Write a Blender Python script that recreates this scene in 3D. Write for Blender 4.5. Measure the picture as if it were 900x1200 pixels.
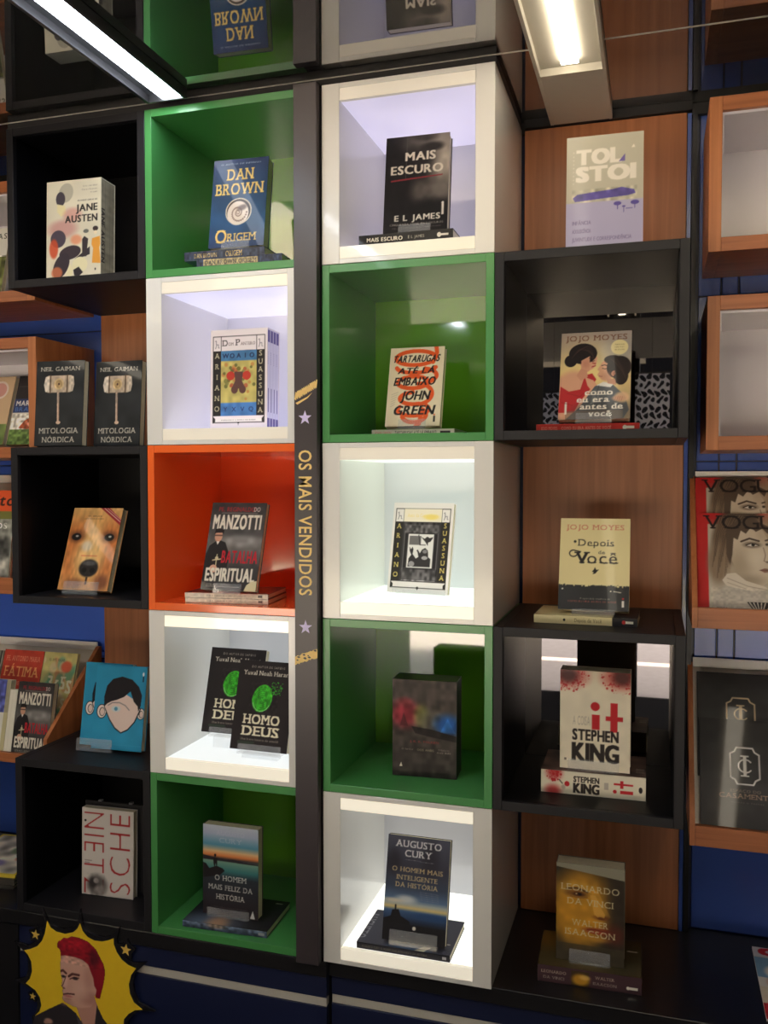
import bpy, bmesh, math, random
import numpy as np
from mathutils import Vector, Matrix
for o in list(bpy.data.objects): bpy.data.objects.remove(o)
SC = bpy.context.scene
COL = SC.collection
random.seed(5); RNG = np.random.default_rng(7)

# ------------------------------------------------------------------ camera
cam_data = bpy.data.cameras.new('camera')
camera = bpy.data.objects.new('camera', cam_data); COL.objects.link(camera)
camera.location = (.7276, -1.8952, 1.6131)
YAW, PIT = .2972, -.0346
camera.rotation_euler = (math.pi/2 + PIT, 0.0, YAW)
cam_data.sensor_fit = 'VERTICAL'; cam_data.sensor_height = 36.0
cam_data.lens = 36.0*1042.65/1200.0
cam_data.clip_start = .02
SC.camera = camera
# ------------------------------------------------------------------ world, exposure
w = bpy.data.worlds.new('world'); SC.world = w; w.use_nodes = True
bg = w.node_tree.nodes['Background']
bg.inputs[0].default_value = (.80, .86, 1, 1); bg.inputs[1].default_value = 7.0
sun_d = bpy.data.lights.new('sun', 'SUN'); sun_d.energy = 32; sun_d.angle = .01; sun_d.color = (1, .95, .88)
sun = bpy.data.objects.new('sun', sun_d); COL.objects.link(sun)
sun.location = (-4, -8, 8); sun.rotation_euler = (math.radians(-22), math.radians(-28), 0)
SC.view_settings.view_transform = 'Standard'; SC.view_settings.look = 'None'
SC.view_settings.exposure = 0.45; SC.view_settings.gamma = 1; SC.view_settings.use_curve_mapping = False
TUBE_L, TUBE_R, TUBE_FILL = 18.0, 8.0, 19.0      # ceiling lamp strengths; the third is for the added fill lamps
BOXLIT = .80                                   # light-box panels inside the white cubes

# ------------------------------------------------------------------ materials
def lin(c):
    c = np.asarray(c, float)/255.0
    return np.where(c <= .04045, c/12.92, ((c+.055)/1.055)**2.4)
MATS = {}
def mat(name, rgb=(128, 128, 128), rough=.5, metal=0., coat=0., emit=0., ecol=None, ior=1.5, bump=0., bscale=60., trans=0., var=0.):
    if name in MATS: return MATS[name]
    m = bpy.data.materials.new(name); m.use_nodes = True; nt = m.node_tree; b = nt.nodes['Principled BSDF']
    L = lin(rgb); b.inputs['Base Color'].default_value = (*L, 1)
    b.inputs['Roughness'].default_value = rough; b.inputs['Metallic'].default_value = metal
    b.inputs['Coat Weight'].default_value = coat; b.inputs['Coat Roughness'].default_value = .05
    b.inputs['IOR'].default_value = ior; b.inputs['Transmission Weight'].default_value = trans
    if emit:
        e = lin(ecol or rgb); b.inputs['Emission Color'].default_value = (*e, 1); b.inputs['Emission Strength'].default_value = emit
    if bump or var:
        tc = nt.nodes.new('ShaderNodeTexCoord'); n = nt.nodes.new('ShaderNodeTexNoise'); n.inputs['Scale'].default_value = bscale; n.inputs['Detail'].default_value = 4
        nt.links.new(tc.outputs['Object'], n.inputs['Vector'])
        if bump:
            bp = nt.nodes.new('ShaderNodeBump'); bp.inputs['Strength'].default_value = bump; bp.inputs['Distance'].default_value = .002
            nt.links.new(n.outputs['Fac'], bp.inputs['Height']); nt.links.new(bp.outputs['Normal'], b.inputs['Normal'])
        if var:
            mx = nt.nodes.new('ShaderNodeMix'); mx.data_type = 'RGBA'
            mx.inputs[6].default_value = (*(L*(1-var)), 1); mx.inputs[7].default_value = (*np.minimum(L*(1+var), 1), 1)
            nt.links.new(n.outputs['Fac'], mx.inputs[0]); nt.links.new(mx.outputs[2], b.inputs['Base Color'])
    MATS[name] = m; return m
def wood(name, c1, c2, rough=.35, vertical=True, scale=1.0):
    m = bpy.data.materials.new(name); m.use_nodes = True; nt = m.node_tree; b = nt.nodes['Principled BSDF']
    tc = nt.nodes.new('ShaderNodeTexCoord'); mp = nt.nodes.new('ShaderNodeMapping')
    mp.inputs['Scale'].default_value = (38*scale, 20*scale, 1.4*scale) if vertical else (1.4*scale, 20*scale, 38*scale)
    n = nt.nodes.new('ShaderNodeTexNoise'); n.inputs['Scale'].default_value = 2.2; n.inputs['Detail'].default_value = 8; n.inputs['Distortion'].default_value = .6
    r = nt.nodes.new('ShaderNodeValToRGB')
    r.color_ramp.elements[0].position = .32; r.color_ramp.elements[0].color = (*lin(c1), 1)
    r.color_ramp.elements[1].position = .68; r.color_ramp.elements[1].color = (*lin(c2), 1)
    nt.links.new(tc.outputs['Object'], mp.inputs['Vector']); nt.links.new(mp.outputs['Vector'], n.inputs['Vector'])
    nt.links.new(n.outputs['Fac'], r.inputs['Fac']); nt.links.new(r.outputs['Color'], b.inputs['Base Color'])
    b.inputs['Roughness'].default_value = rough
    bp = nt.nodes.new('ShaderNodeBump'); bp.inputs['Strength'].default_value = .08; bp.inputs['Distance'].default_value = .001
    nt.links.new(n.outputs['Fac'], bp.inputs['Height']); nt.links.new(bp.outputs['Normal'], b.inputs['Normal'])
    return m
M_WOODP = wood('wood_panel', (160, 98, 60), (184, 117, 74), .36, scale=.7)
M_WOODF = wood('wood_frame', (176, 106, 62), (200, 128, 80), .4)
M_WOODH = wood('wood_lip', (160, 94, 56), (188, 116, 72), .4, False)
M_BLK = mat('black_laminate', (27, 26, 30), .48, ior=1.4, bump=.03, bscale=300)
M_BLKSHADE = mat('black_laminate_shaded', (9, 9, 12), .42, ior=1.3)  # darker copy of the laminate, carries the shade inside the black cubes
M_MIRROR = mat('black_mirror', (148, 142, 136), .015, metal=1.)
M_GRN = mat('green_gloss', (74, 148, 80), .3, coat=.12)
M_GRNB = mat('green_gloss_back', (104, 168, 42), .08, coat=.9, ior=1.5)
M_GRNB.node_tree.nodes['Principled BSDF'].inputs['Coat IOR'].default_value = 1.9
M_ORG = mat('orange_gloss', (252, 112, 50), .16, coat=.5)
M_ORGB = mat('orange_gloss_back', (240, 84, 40), .1, coat=.8)
M_WHT = mat('white_gloss', (234, 232, 226), .2, coat=.25)
M_WHTI = mat('white_gloss_inside', (222, 222, 228), .14, coat=.4)
M_PIL = mat('charcoal_pillar', (64, 57, 60), .3, bump=.02, bscale=400)
M_PILE = mat('pillar_edge_black', (40, 37, 40), .25)
M_GOLD = mat('gold_vinyl', (250, 208, 128), .45, var=.15, bscale=200)
M_STAR = mat('lilac_vinyl', (222, 210, 250), .4)
M_BLUE = mat('blue_laminate', (54, 84, 168), .22, coat=.3)
M_BLUE2 = mat('blue_panel', (74, 118, 238), .25, coat=.3)
M_NAVY = mat('navy_drawer', (24, 32, 66), .35)
M_ALU = mat('pale_channel', (196, 190, 178), .45)
M_CTR = mat('black_counter', (30, 29, 31), .28, bump=.02, bscale=300)
M_CEIL = mat('dark_glossy_ceiling', (160, 158, 156), .022, metal=.93)
M_LINER = mat('grey_liner', (228, 224, 230), .25, coat=.3)
M_PAPER = mat('page_paper', (206, 196, 168), .8, bump=.25, bscale=900)
M_ACR = mat('clear_acrylic', (250, 252, 255), .03, trans=1., ior=1.25)
M_DARK = mat('shop_dark', (30, 28, 30), .6)
M_FIXG = mat('fixture_grey', (200, 194, 180), .4)
M_FIXB = mat('fixture_black', (36, 34, 36), .35)
M_FIXI = mat('fixture_inner', (56, 56, 58), .35)
def mprint():
    m = bpy.data.materials.new('printed_cover'); m.use_nodes = True; nt = m.node_tree; b = nt.nodes['Principled BSDF']
    a = nt.nodes.new('ShaderNodeVertexColor'); a.layer_name = 'Col'; nt.links.new(a.outputs['Color'], b.inputs['Base Color'])
    b.inputs['Roughness'].default_value = .55; b.inputs['Specular IOR Level'].default_value = .25; b.inputs['Coat Weight'].default_value = .13; b.inputs['Coat Roughness'].default_value = .035
    return m
M_PRINT = mprint()

# ------------------------------------------------------------------ object helpers
def tag(o, label=None, cat=None, group=None, kind=None):
    if label: o['label'] = label
    if cat: o['category'] = cat
    if group: o['group'] = group
    if kind: o['kind'] = kind
    return o
def thing(name, label, cat, loc=(0, 0, 0), rot=(0, 0, 0), group=None):
    o = bpy.data.objects.new(name, None); COL.objects.link(o); o.location = loc; o.rotation_euler = rot
    o.empty_display_size = .05
    return tag(o, label, cat, group)
def link(name, me, m, parent=None):
    if m is not None: me.materials.append(m)
    o = bpy.data.objects.new(name, me); COL.objects.link(o)
    if parent is not None: o.parent = parent
    return o
def boxes(name, bl, m, parent=None, bev=0.0008):
    """one mesh of one or more bevelled boxes (x0,x1,y0,y1,z0,z1)"""
    bm = bmesh.new()
    for x0, x1, y0, y1, z0, z1 in bl:
        r = bmesh.ops.create_cube(bm, size=1.0)
        for v in r['verts']:
            v.co = Vector(((x0+x1)/2+v.co.x*(x1-x0), (y0+y1)/2+v.co.y*(y1-y0), (z0+z1)/2+v.co.z*(z1-z0)))
    if bev:
        bmesh.ops.bevel(bm, geom=bm.edges[:], offset=bev, segments=1, affect='EDGES', profile=.5)
    me = bpy.data.meshes.new(name); bm.to_mesh(me); bm.free()
    return link(name, me, m, parent)
def prism(name, pts, a0, a1, m, parent=None, axis='y', bev=0):
    """polygon given in (x,z) extruded along y, or in (y,z) extruded along x"""
    bm = bmesh.new(); f = (lambda p, a: (p[0], a, p[1])) if axis == 'y' else (lambda p, a: (a, p[0], p[1]))
    if axis == 'z': f = lambda p, a: (p[0], p[1], a)
    A = [bm.verts.new(f(p, a0)) for p in pts]; B = [bm.verts.new(f(p, a1)) for p in pts]
    bm.faces.new(A); bm.faces.new(B[::-1]); n = len(pts)
    for i in range(n): bm.faces.new((A[i], B[i], B[(i+1) % n], A[(i+1) % n]))
    bmesh.ops.recalc_face_normals(bm, faces=bm.faces[:])
    if bev: bmesh.ops.bevel(bm, geom=bm.edges[:], offset=bev, segments=1, affect='EDGES')
    me = bpy.data.meshes.new(name); bm.to_mesh(me); bm.free()
    return link(name, me, m, parent)

# ------------------------------------------------------------------ glyphs of the built-in font, rastered once
GL = {}
PPC = 56                      # mask pixels per cap height
def text_mesh(s, size=1.0):
    cu = bpy.data.curves.new('t', 'FONT'); cu.body = s; cu.size = size; cu.resolution_u = 3
    o = bpy.data.objects.new('t', cu); COL.objects.link(o); dg = bpy.context.evaluated_depsgraph_get()
    me = bpy.data.meshes.new_from_object(o.evaluated_get(dg)); bpy.data.objects.remove(o); bpy.data.curves.remove(cu)
    return me
_h = text_mesh('H'); CAP = max(v.co.y for v in _h.vertices)
def glyph(ch, serif=False, bold=0):
    k = (ch, serif, bold)
    if k in GL: return GL[k]
    if ch == ' ': GL[k] = (None, 0, .34); return GL[k]
    me = text_mesh(ch); me.calc_loop_triangles()
    V = np.array([(v.co.x, v.co.y) for v in me.vertices])/CAP
    if len(V) == 0: GL[k] = (None, 0, .34); return GL[k]
    x0, x1 = V[:, 0].min(), V[:, 0].max()
    pad = .3; W = int((x1-x0+2*pad)*PPC)+1; H = int((1.9)*PPC)            # y from 1.45 (top) to -.45
    ss = np.zeros((H, W), np.float32)
    P = np.stack([(V[:, 0]-x0+pad)*PPC, (1.45-V[:, 1])*PPC], 1)
    for t in me.loop_triangles:
        a, b, c = P[list(t.vertices)]
        mx0, my0 = np.floor(np.minimum(np.minimum(a, b), c)).astype(int); mx1, my1 = np.ceil(np.maximum(np.maximum(a, b), c)).astype(int)
        mx0, my0 = max(mx0, 0), max(my0, 0); mx1, my1 = min(mx1, W-1), min(my1, H-1)
        if mx1 < mx0 or my1 < my0: continue
        X, Y = np.meshgrid(np.arange(mx0, mx1+1)+.5, np.arange(my0, my1+1)+.5)
        d = lambda p, q: (q[0]-p[0])*(Y-p[1])-(q[1]-p[1])*(X-p[0])
        d0, d1, d2 = d(a, b), d(b, c), d(c, a)
        ss[my0:my1+1, mx0:mx1+1] = np.maximum(ss[my0:my1+1, mx0:mx1+1], ((d0 >= -.3) & (d1 >= -.3) & (d2 >= -.3)) | ((d0 <= .3) & (d1 <= .3) & (d2 <= .3)))
    def dil(m, n, rows=slice(None)):
        o = m.copy()
        for i in range(1, n+1):
            o[rows, i:] = np.maximum(o[rows, i:], m[rows, :-i]); o[rows, :-i] = np.maximum(o[rows, :-i], m[rows, i:])
        return o
    if serif:
        for yc in (1.0-.045, .045):
            r = int((1.45-yc)*PPC); ss = dil(ss, int(.11*PPC), slice(r-3, r+3))
    if bold > 0:
        ss = dil(ss, bold); s2 = ss.copy()
        for i in range(1, bold//2+1): s2[i:] = np.maximum(s2[i:], ss[:-i]); s2[:-i] = np.maximum(s2[:-i], ss[i:])
        ss = s2
    if bold < 0:
        for i in range(-bold): ss = np.minimum(np.minimum(ss, np.roll(ss, 1, 1)), np.minimum(np.roll(ss, 1, 0), ss))
    bpy.data.meshes.remove(me)
    GL[k] = (ss, pad, float(x1-x0)); return GL[k]

# ------------------------------------------------------------------ canvas: flat print, written as vertex colours of a fine sheet
class Can:
    def __init__(s, w, h, bg=(255, 255, 255), dens=700, ss=3):
        s.w, s.h = w, h; s.nx = max(4, int(w*dens)); s.ny = max(4, int(h*dens)); s.ss = ss
        s.W, s.H = (s.nx+1)*ss, (s.ny+1)*ss
        s.A = np.zeros((s.H, s.W, 3), np.float32); s.A[:] = bg; s.alpha = np.ones((s.H, s.W), np.float32)
        s.X, s.Y = np.meshgrid((np.arange(s.W)+.5)/s.W, (np.arange(s.H)+.5)/s.H)
    def _win(s, x0, y0, x1, y1):
        return slice(max(0, int(y0*s.H)-1), min(s.H, int(y1*s.H)+2)), slice(max(0, int(x0*s.W)-1), min(s.W, int(x1*s.W)+2))
    def _put(s, sl, m, col, a):
        m = (m*a)[..., None]; s.A[sl] = s.A[sl]*(1-m)+np.array(col, np.float32)*m
    def R(s, x0, y0, x1, y1, col, a=1):
        sl = s._win(x0, y0, x1, y1); m = ((s.X[sl] >= x0) & (s.X[sl] <= x1) & (s.Y[sl] >= y0) & (s.Y[sl] <= y1)).astype(np.float32)
        s._put(sl, m, col, a); return s
    def P(s, pts, col, a=1):
        p = np.array(pts, float); sl = s._win(p[:, 0].min(), p[:, 1].min(), p[:, 0].max(), p[:, 1].max())
        X, Y = s.X[sl], s.Y[sl]; ins = np.zeros(X.shape, bool); j = len(p)-1
        for i in range(len(p)):
            xi, yi = p[i]; xj, yj = p[j]
            if yi != yj: ins ^= ((yi > Y) != (yj > Y)) & (X < (xj-xi)*(Y-yi)/(yj-yi)+xi)
            j = i
        s._put(sl, ins.astype(np.float32), col, a); return s
    def E(s, cx, cy, rx, ry=None, col=(0, 0, 0), a=1, soft=0, rot=0):
        if ry is None: ry = rx*s.w/s.h
        R = max(rx, ry*s.h/s.w)*(1+soft); Ry = R*s.w/s.h; sl = s._win(cx-R, cy-Ry, cx+R, cy+Ry)
        dx = s.X[sl]-cx; dy = (s.Y[sl]-cy)*s.h/s.w; c, q = math.cos(rot), math.sin(rot)
        u = (dx*c+dy*q)/rx; v = (-dx*q+dy*c)/(ry*s.h/s.w); d = np.sqrt(u*u+v*v)
        m = np.clip((1+soft-d)/(2*soft), 0, 1) if soft else (d <= 1).astype(np.float32)
        if soft: m = m*m*(3-2*m)
        s._put(sl, m.astype(np.float32), col, a); return s
    def L(s, pts, wd, col, a=1):
        k = s.h/s.w; p = np.array(pts, float); m_ = wd; sl = s._win(p[:, 0].min()-m_, p[:, 1].min()-m_, p[:, 0].max()+m_, p[:, 1].max()+m_)
        X, Y = s.X[sl], s.Y[sl]*k; D = np.full(X.shape, 9.)
        for i in range(len(p)-1):
            ax, ay, bx, by = p[i][0], p[i][1]*k, p[i+1][0], p[i+1][1]*k; l2 = (bx-ax)**2+(by-ay)**2+1e-12
            t = np.clip(((X-ax)*(bx-ax)+(Y-ay)*(by-ay))/l2, 0, 1); D = np.minimum(D, np.hypot(X-ax-t*(bx-ax), Y-ay-t*(by-ay)))
        s._put(sl, (D <= wd/2).astype(np.float32), col, a); return s
    def G(s, stops, x0=0, x1=1, a=1):
        ys = [q[0] for q in stops]; c = np.stack([np.interp(s.Y, ys, [q[1][i] for q in stops]) for i in range(3)], -1)
        m = ((s.X >= x0) & (s.X <= x1) & (s.Y >= ys[0]) & (s.Y <= ys[-1]))[..., None]*a
        s.A = (s.A*(1-m)+c*m).astype(np.float32); return s
    def N(s, amp, sx, sy=None, x0=0, y0=0, x1=1, y1=1):
        sy = sy or sx; g = RNG.random((sy+2, sx+2)); X = s.X*sx; Y = s.Y*sy; xi = X.astype(int); yi = Y.astype(int); fx = X-xi; fy = Y-yi
        fx = fx*fx*(3-2*fx); fy = fy*fy*(3-2*fy)
        v = (g[yi, xi]*(1-fx)+g[yi, xi+1]*fx)*(1-fy)+(g[yi+1, xi]*(1-fx)+g[yi+1, xi+1]*fx)*fy
        m = (s.X >= x0) & (s.X <= x1) & (s.Y >= y0) & (s.Y <= y1)
        s.A = np.clip(s.A*(1+((v-.5)*2*amp*m)[..., None]), 0, 255).astype(np.float32); return s
    def DOTS(s, cx, cy, rx, ry, n, col, r0=.004, r1=.014, pw=.5, a=1):
        for _ in range(n):
            t = RNG.random()*6.283; q = RNG.random()**pw
            s.E(cx+math.cos(t)*rx*q, cy+math.sin(t)*ry*q, r0+(r1-r0)*RNG.random()**2, None, col, a)
        return s
    def T(s, txt, x, y, h, col, w=None, al='l', serif=False, bold=0, sx=1., a=1, rot=0, sp=.2, slant=0.):
        """y = top of the capitals; h = cap height, as a share of the height (of the width when rot); rot 90: reads downward, -90: upward"""
        gs = [glyph(c, serif, bold) for c in txt]; wid = sum(g[2]+sp for g in gs)-sp
        hp = h*s.H if rot == 0 else h*s.W           # cap height in canvas pixels
        full = (s.W if rot == 0 else s.H)
        kx = hp*sx if w is None else w*full/wid
        tot = wid*kx; ox = {'l': 0, 'c': -tot/2, 'r': -tot}[al]
        px, py = x*s.W, y*s.H; cur = ox
        for g in gs:
            ms, pad, gw = g
            if ms is not None:
                u0, u1 = cur-pad*kx, cur+(gw+pad)*kx; v0, v1 = -.45*hp, 1.45*hp
                if rot == 0: bx = (px+u0, px+u1, py+v0, py+v1)
                elif rot == 90: bx = (px-v1, px-v0, py+u0, py+u1)
                else: bx = (px+v0, px+v1, py-u1, py-u0)
                X0, X1 = max(0, int(bx[0])-1), min(s.W, int(bx[1])+2); Y0, Y1 = max(0, int(bx[2])-1), min(s.H, int(bx[3])+2)
                if X1 > X0 and Y1 > Y0:
                    X, Y = np.meshgrid(np.arange(X0, X1)+.5, np.arange(Y0, Y1)+.5)
                    if rot == 0: u, v = X-px-cur, Y-py
                    elif rot == 90: u, v = Y-py-cur, px-X
                    else: u, v = py-Y-cur, X-px
                    u = u+slant*(v-hp)
                    mx = (u/kx+pad)*PPC-.5; my = (v/hp+.45)*PPC-.5; Hh, Ww = ms.shape
                    ok = (mx >= 0) & (my >= 0) & (mx < Ww-1) & (my < Hh-1)
                    xi = np.clip(mx.astype(int), 0, Ww-2); yi = np.clip(my.astype(int), 0, Hh-2); fx = np.clip(mx-xi, 0, 1); fy = np.clip(my-yi, 0, 1)
                    val = (ms[yi, xi]*(1-fx)+ms[yi, xi+1]*fx)*(1-fy)+(ms[yi+1, xi]*(1-fx)+ms[yi+1, xi+1]*fx)*fy
                    s._put((slice(Y0, Y1), slice(X0, X1)), np.where(ok, val, 0), col, a)
            cur += (gw+sp)*kx
        return s
    def mask(s, pts):
        t = Can.__new__(Can); t.__dict__ = dict(s.__dict__); t.A = np.zeros((s.H, s.W, 3), np.float32)
        t.P(pts, (1, 1, 1)); s.alpha = np.maximum(s.alpha if getattr(s, 'msk', 0) else 0, t.A[..., 0]); s.msk = 1; return s
    def build(s, name, parent, M):
        """M maps (u in 0..1 right, v in 0..1 up) * size to the parent's space: columns right, up, origin"""
        nx, ny, ss = s.nx, s.ny, s.ss
        c = s.A.reshape(ny+1, ss, nx+1, ss, 3).mean((1, 3))[::-1]; al = s.alpha.reshape(ny+1, ss, nx+1, ss).mean((1, 3))[::-1]
        u, v = np.meshgrid(np.linspace(0, s.w, nx+1), np.linspace(0, s.h, ny+1))
        rt, up, og = [np.array(q, float) for q in M]
        co = og+u[..., None]*rt+v[..., None]*up
        me = bpy.data.meshes.new(name); me.vertices.add((nx+1)*(ny+1)); me.vertices.foreach_set('co', co.reshape(-1).astype(np.float32))
        idx = np.arange((nx+1)*(ny+1)).reshape(ny+1, nx+1)
        q = np.stack([idx[:-1, :-1], idx[:-1, 1:], idx[1:, 1:], idx[1:, :-1]], -1).reshape(-1, 4)
        if getattr(s, 'msk', 0): q = q[(al.reshape(-1)[q].mean(1) > .5)]
        n = len(q); me.loops.add(n*4); me.loops.foreach_set('vertex_index', q.reshape(-1).astype(np.int32))
        me.polygons.add(n); me.polygons.foreach_set('loop_start', (np.arange(n)*4).astype(np.int32))
        at = me.color_attributes.new('Col', 'FLOAT_COLOR', 'POINT')
        cc = np.ones(((nx+1)*(ny+1), 4), np.float32); cc[:, :3] = lin(np.clip(c, 0, 255)).reshape(-1, 3); at.data.foreach_set('color', cc.reshape(-1))
        me.update(); me.validate()
        return link(name, me, M_PRINT, parent)
# ================================================================== the setting
WY = .42                                         # face of the blue wall
def struct(name, bl, m, bev=0, parent=None): return tag(boxes(name, bl, m, parent, bev), kind=None if parent else 'structure')
struct('floor', [(-3.2, 3.2, -4.3, .6, -.05, 0)], mat('shop_floor', (30, 27, 25), .9, var=.15, bscale=6, ior=1.15))
wall = struct('wall_back', [(-3.2, 3.2, WY+.004, .6, 0, 2.75)], M_NAVY)
# blue boards on the wall, set apart by dark joints
def board(x0, x1, z0, z1, m=M_BLUE, d=.004): return boxes('panel', [(x0, x1, WY-d, WY+.004, z0, z1)], m, wall, .0012)
for xs in ([-1.6, -1.335, -.853], [.818, .872, .912, 1.2, 1.6]):
    for z0, z1, m in ((.502, .79, M_BLUE), (.792, 1.075, M_BLUE), (1.078, 1.272, M_BLUE2), (1.275, 1.66, M_BLUE), (1.663, 2.06, M_BLUE), (2.063, 2.52, M_BLUE)):
        xx = xs if z0 > .8 else [xs[0], xs[-1]]
        for a, b in zip(xx, xx[1:]): board(a+.002, b-.002, z0, z1, m)
for x0, x1 in ((-1.6, -.853), (.84, 1.6)):       # raised rails at the feet of the boards
    tag(boxes('trim_1' if x0 < 0 else 'trim_2', [(x0, x1, WY-.012, WY-.004, z, z+.014) for z in (.786, 1.086)], M_BLUE2, None, .002), kind='structure')
struct('wall_left', [(-3.3, -3.2, -4.3, .6, 0, 2.75)], M_DARK)
struct('wall_right', [(3.2, 3.3, -4.3, .6, 0, 2.75)], M_DARK)
ceil = struct('ceiling', [(-3.2, 3.2, .0215, .6, 2.522, 2.6), (-3.2, 3.2, -2.6, .0165, 2.522, 2.6)], M_CEIL)
struct('ceiling', [(-3.2, 3.2, -4.3, -2.602, 2.522, 2.6)], mat('matte_dark_ceiling', (14, 14, 15), 1.))
struct('trim_3', [(-3.2, 3.2, .0165, .0215, 2.5212, 2.55)], M_ALU)
struct('trim_4', [(-.86, .392, .02, .03, 2.5012, 2.5215), (.386, .392, .031, .378, 2.5012, 2.5215), (-1.6, 1.6, WY-.02, WY-.005, 2.495, 2.5215), (.40, .80, .38, .40, 2.5, 2.5215)], M_DARK)
struct('trim_5', [(.8015, .8125, WY-.03, WY-.005, .5, 2.495)], mat('black_profile', (24, 24, 28), .3, metal=.4))
struct('trim_6', [(.7905, .799, WY-.03, WY-.006, .5, 2.495)], M_BLUE)
# storefront behind the camera: a dark post added in place of a standing person, a dark header, pavement and the building across
struct('trim_7', [(.19, .60, -4.42, -4.3, 0, 2.75), (-3.2, -2.6, -4.42, -4.3, 0, 2.75), (2.3, 3.2, -4.42, -4.3, 0, 2.75)], M_DARK)
struct('street_pavement', [(-9, 9, -8.2, -4.3, -.06, -.002)], mat('pink_paving', (196, 180, 166), .8, var=.18, bscale=14))
struct('street_gravel', [(-9, 9, -13, -8.2, -.06, -.002)], mat('sandy_paving', (204, 190, 156), .9, var=.3, bscale=30))
struct('building_across', [(-9, 9, -13.4, -13, 0, 6.5)], mat('dark_facade', (5, 5, 6), 1., ior=1.02))
struct('sun_blocker', [(-2.2, .6, -7.6, -4.3, 2.9, 2.96)], M_DARK)  # unseen slab added to shade the pavement that the mirrors reflect

# wooden panels behind the open bays
tag(boxes('panelling', [(.4, .789, .392, .41, .5, 2.499)], M_WOODP, None, .001), kind='structure')
tag(boxes('panelling', [(-.848, -.455, .392, .41, .5, 2.499)], M_WOODP, None, .001), kind='structure')

# ================================================================== cubes
H = .4; TOP = 2.5
def cube(x0, x1, row, t, fm, im, bm_, label, mirror=False):
    z1 = TOP-H*row-.0006; z0 = z1-H+.0012; x0 += .0006; x1 -= .0006
    c = thing('display_cube', label, 'display cube', ((x0+x1)/2, 0, z0), group='square display cubes stacked on the wall')
    ox, oz = (x0+x1)/2, z0; W = (x1-x0)/2; Hh = z1-z0
    boxes('side_panel', [(-W, -W+t, 0, .390, 0, Hh)], fm, c); boxes('side_panel', [(W-t, W, 0, .390, 0, Hh)], fm, c)
    boxes('top_panel', [(-W+t, W-t, 0.0004, .389, Hh-t, Hh)], fm, c); boxes('bottom_panel', [(-W+t, W-t, 0.0004, .389, 0, t)], fm, c)
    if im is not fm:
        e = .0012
        boxes('lining', [(-W+t, -W+t+e, .012, .344, t, Hh-t)], im, c, 0); boxes('lining', [(W-t-e, W-t, .012, .344, t, Hh-t)], im, c, 0)  # thin dark sheets that paint the shade inside the black cubes
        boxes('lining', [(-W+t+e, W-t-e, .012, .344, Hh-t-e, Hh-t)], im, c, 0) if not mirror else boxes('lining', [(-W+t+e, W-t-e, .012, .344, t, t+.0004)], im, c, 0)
    b = boxes('mirror_back' if mirror else 'back_panel', [(-W+t, W-t, .345, .352, t, Hh-t)], bm_, c, 0)
    if mirror: tag(b, 'dark mirror back panel')
    return c
def white_cube(x0, x1, row, rgb, e_top, e_bot, label, rail=(.35, .45)):
    z1 = TOP-H*row-.0006; z0 = z1-H+.0012; x0 += .0006; x1 -= .0006
    c = thing('display_cube', label, 'display cube', ((x0+x1)/2, 0, z0), group='square display cubes stacked on the wall')
    W = (x1-x0)/2; Hh = z1-z0; s = .011; t = .042; tz = .038
    boxes('side_panel', [(-W, -W+t, 0, .390, 0, Hh)], M_WHT, c); boxes('side_panel', [(W-t, W, 0, .390, 0, Hh)], M_WHT, c)
    boxes('top_panel', [(-W+t, W-t, .0003, .389, Hh-s, Hh)], M_WHT, c); boxes('bottom_panel', [(-W+t, W-t, .0003, .389, 0, s)], M_WHT, c)
    boxes('back_panel', [(-W+t, W-t, .345, .352, tz, Hh-tz)], M_WHTI, c, 0)
    nm = 'lightbox_%d_%d' % (row, int(x0*100))
    lt = boxes('light_panel', [(-W+t, W-t, .0125, .352, Hh-tz, Hh-s)], mat(nm+'t', (235, 232, 226), .25, emit=e_top*BOXLIT, ecol=rgb, coat=.5), c, .0008)
    lb = boxes('light_panel', [(-W+t, W-t, .0125, .352, s, tz)], mat(nm+'b', (235, 232, 226), .25, emit=e_bot*BOXLIT, ecol=rgb, coat=.5), c, .0008)
    for k, (za, zb) in enumerate(((Hh-tz, Hh-s), (s, tz))):
        boxes('front_rail', [(-W+t, W-t, .0012, .0122, za, zb)], mat('milky_rail_%d' % int(rail[k]*100), (232, 224, 208), .15, emit=rail[k]*.72, ecol=(255, 246, 224), coat=.6), c, .0006)
    tag(lt, 'glowing milky light panel'); tag(lb, 'glowing milky light panel'); return c
XA, XB, XB1, XC, XD, XD1 = -.8499, -.4526, -.042, 0., .3933, .7883
cube(XA, XB, 0, .02, M_BLK, M_BLKSHADE, M_BLKSHADE, 'black open cube in the top left corner, holding a thick boxed set')
cube(XA, XB, 2, .02, M_BLK, M_BLKSHADE, M_BLKSHADE, 'black open cube holding a single book with a dog face, left of the orange cube')
cube(XA, XB, 4, .02, M_BLK, M_BLKSHADE, M_BLKSHADE, 'black open cube at bottom left, holding a white book with red vertical lettering')
cube(XB, XB1, 0, .018, M_GRN, M_GRN, M_GRNB, 'glossy green cube at the end of the bright ceiling strip, holding a blue shell book')
white_cube(XB, XB1, 1, (214, 214, 255), .58, .95, 'lit white cube above the orange cube, glowing lilac inside', (.25, .25))
cube(XB, XB1, 2, .018, M_ORG, M_ORG, M_ORGB, 'glossy orange cube, the only orange one')
white_cube(XB, XB1, 3, (238, 246, 250), .52, .60, 'white cube under the orange cube, holding two black books with green fingerprints', (.7, .55))
cube(XB, XB1, 4, .018, M_GRN, M_GRN, M_GRNB, 'dark green cube in the bottom row beside the charcoal pillar')
white_cube(XC, XD, 0, (220, 214, 255), .50, .68, 'lit white cube in the top row right of the pillar, glowing lilac inside', (.2, .2))
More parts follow.
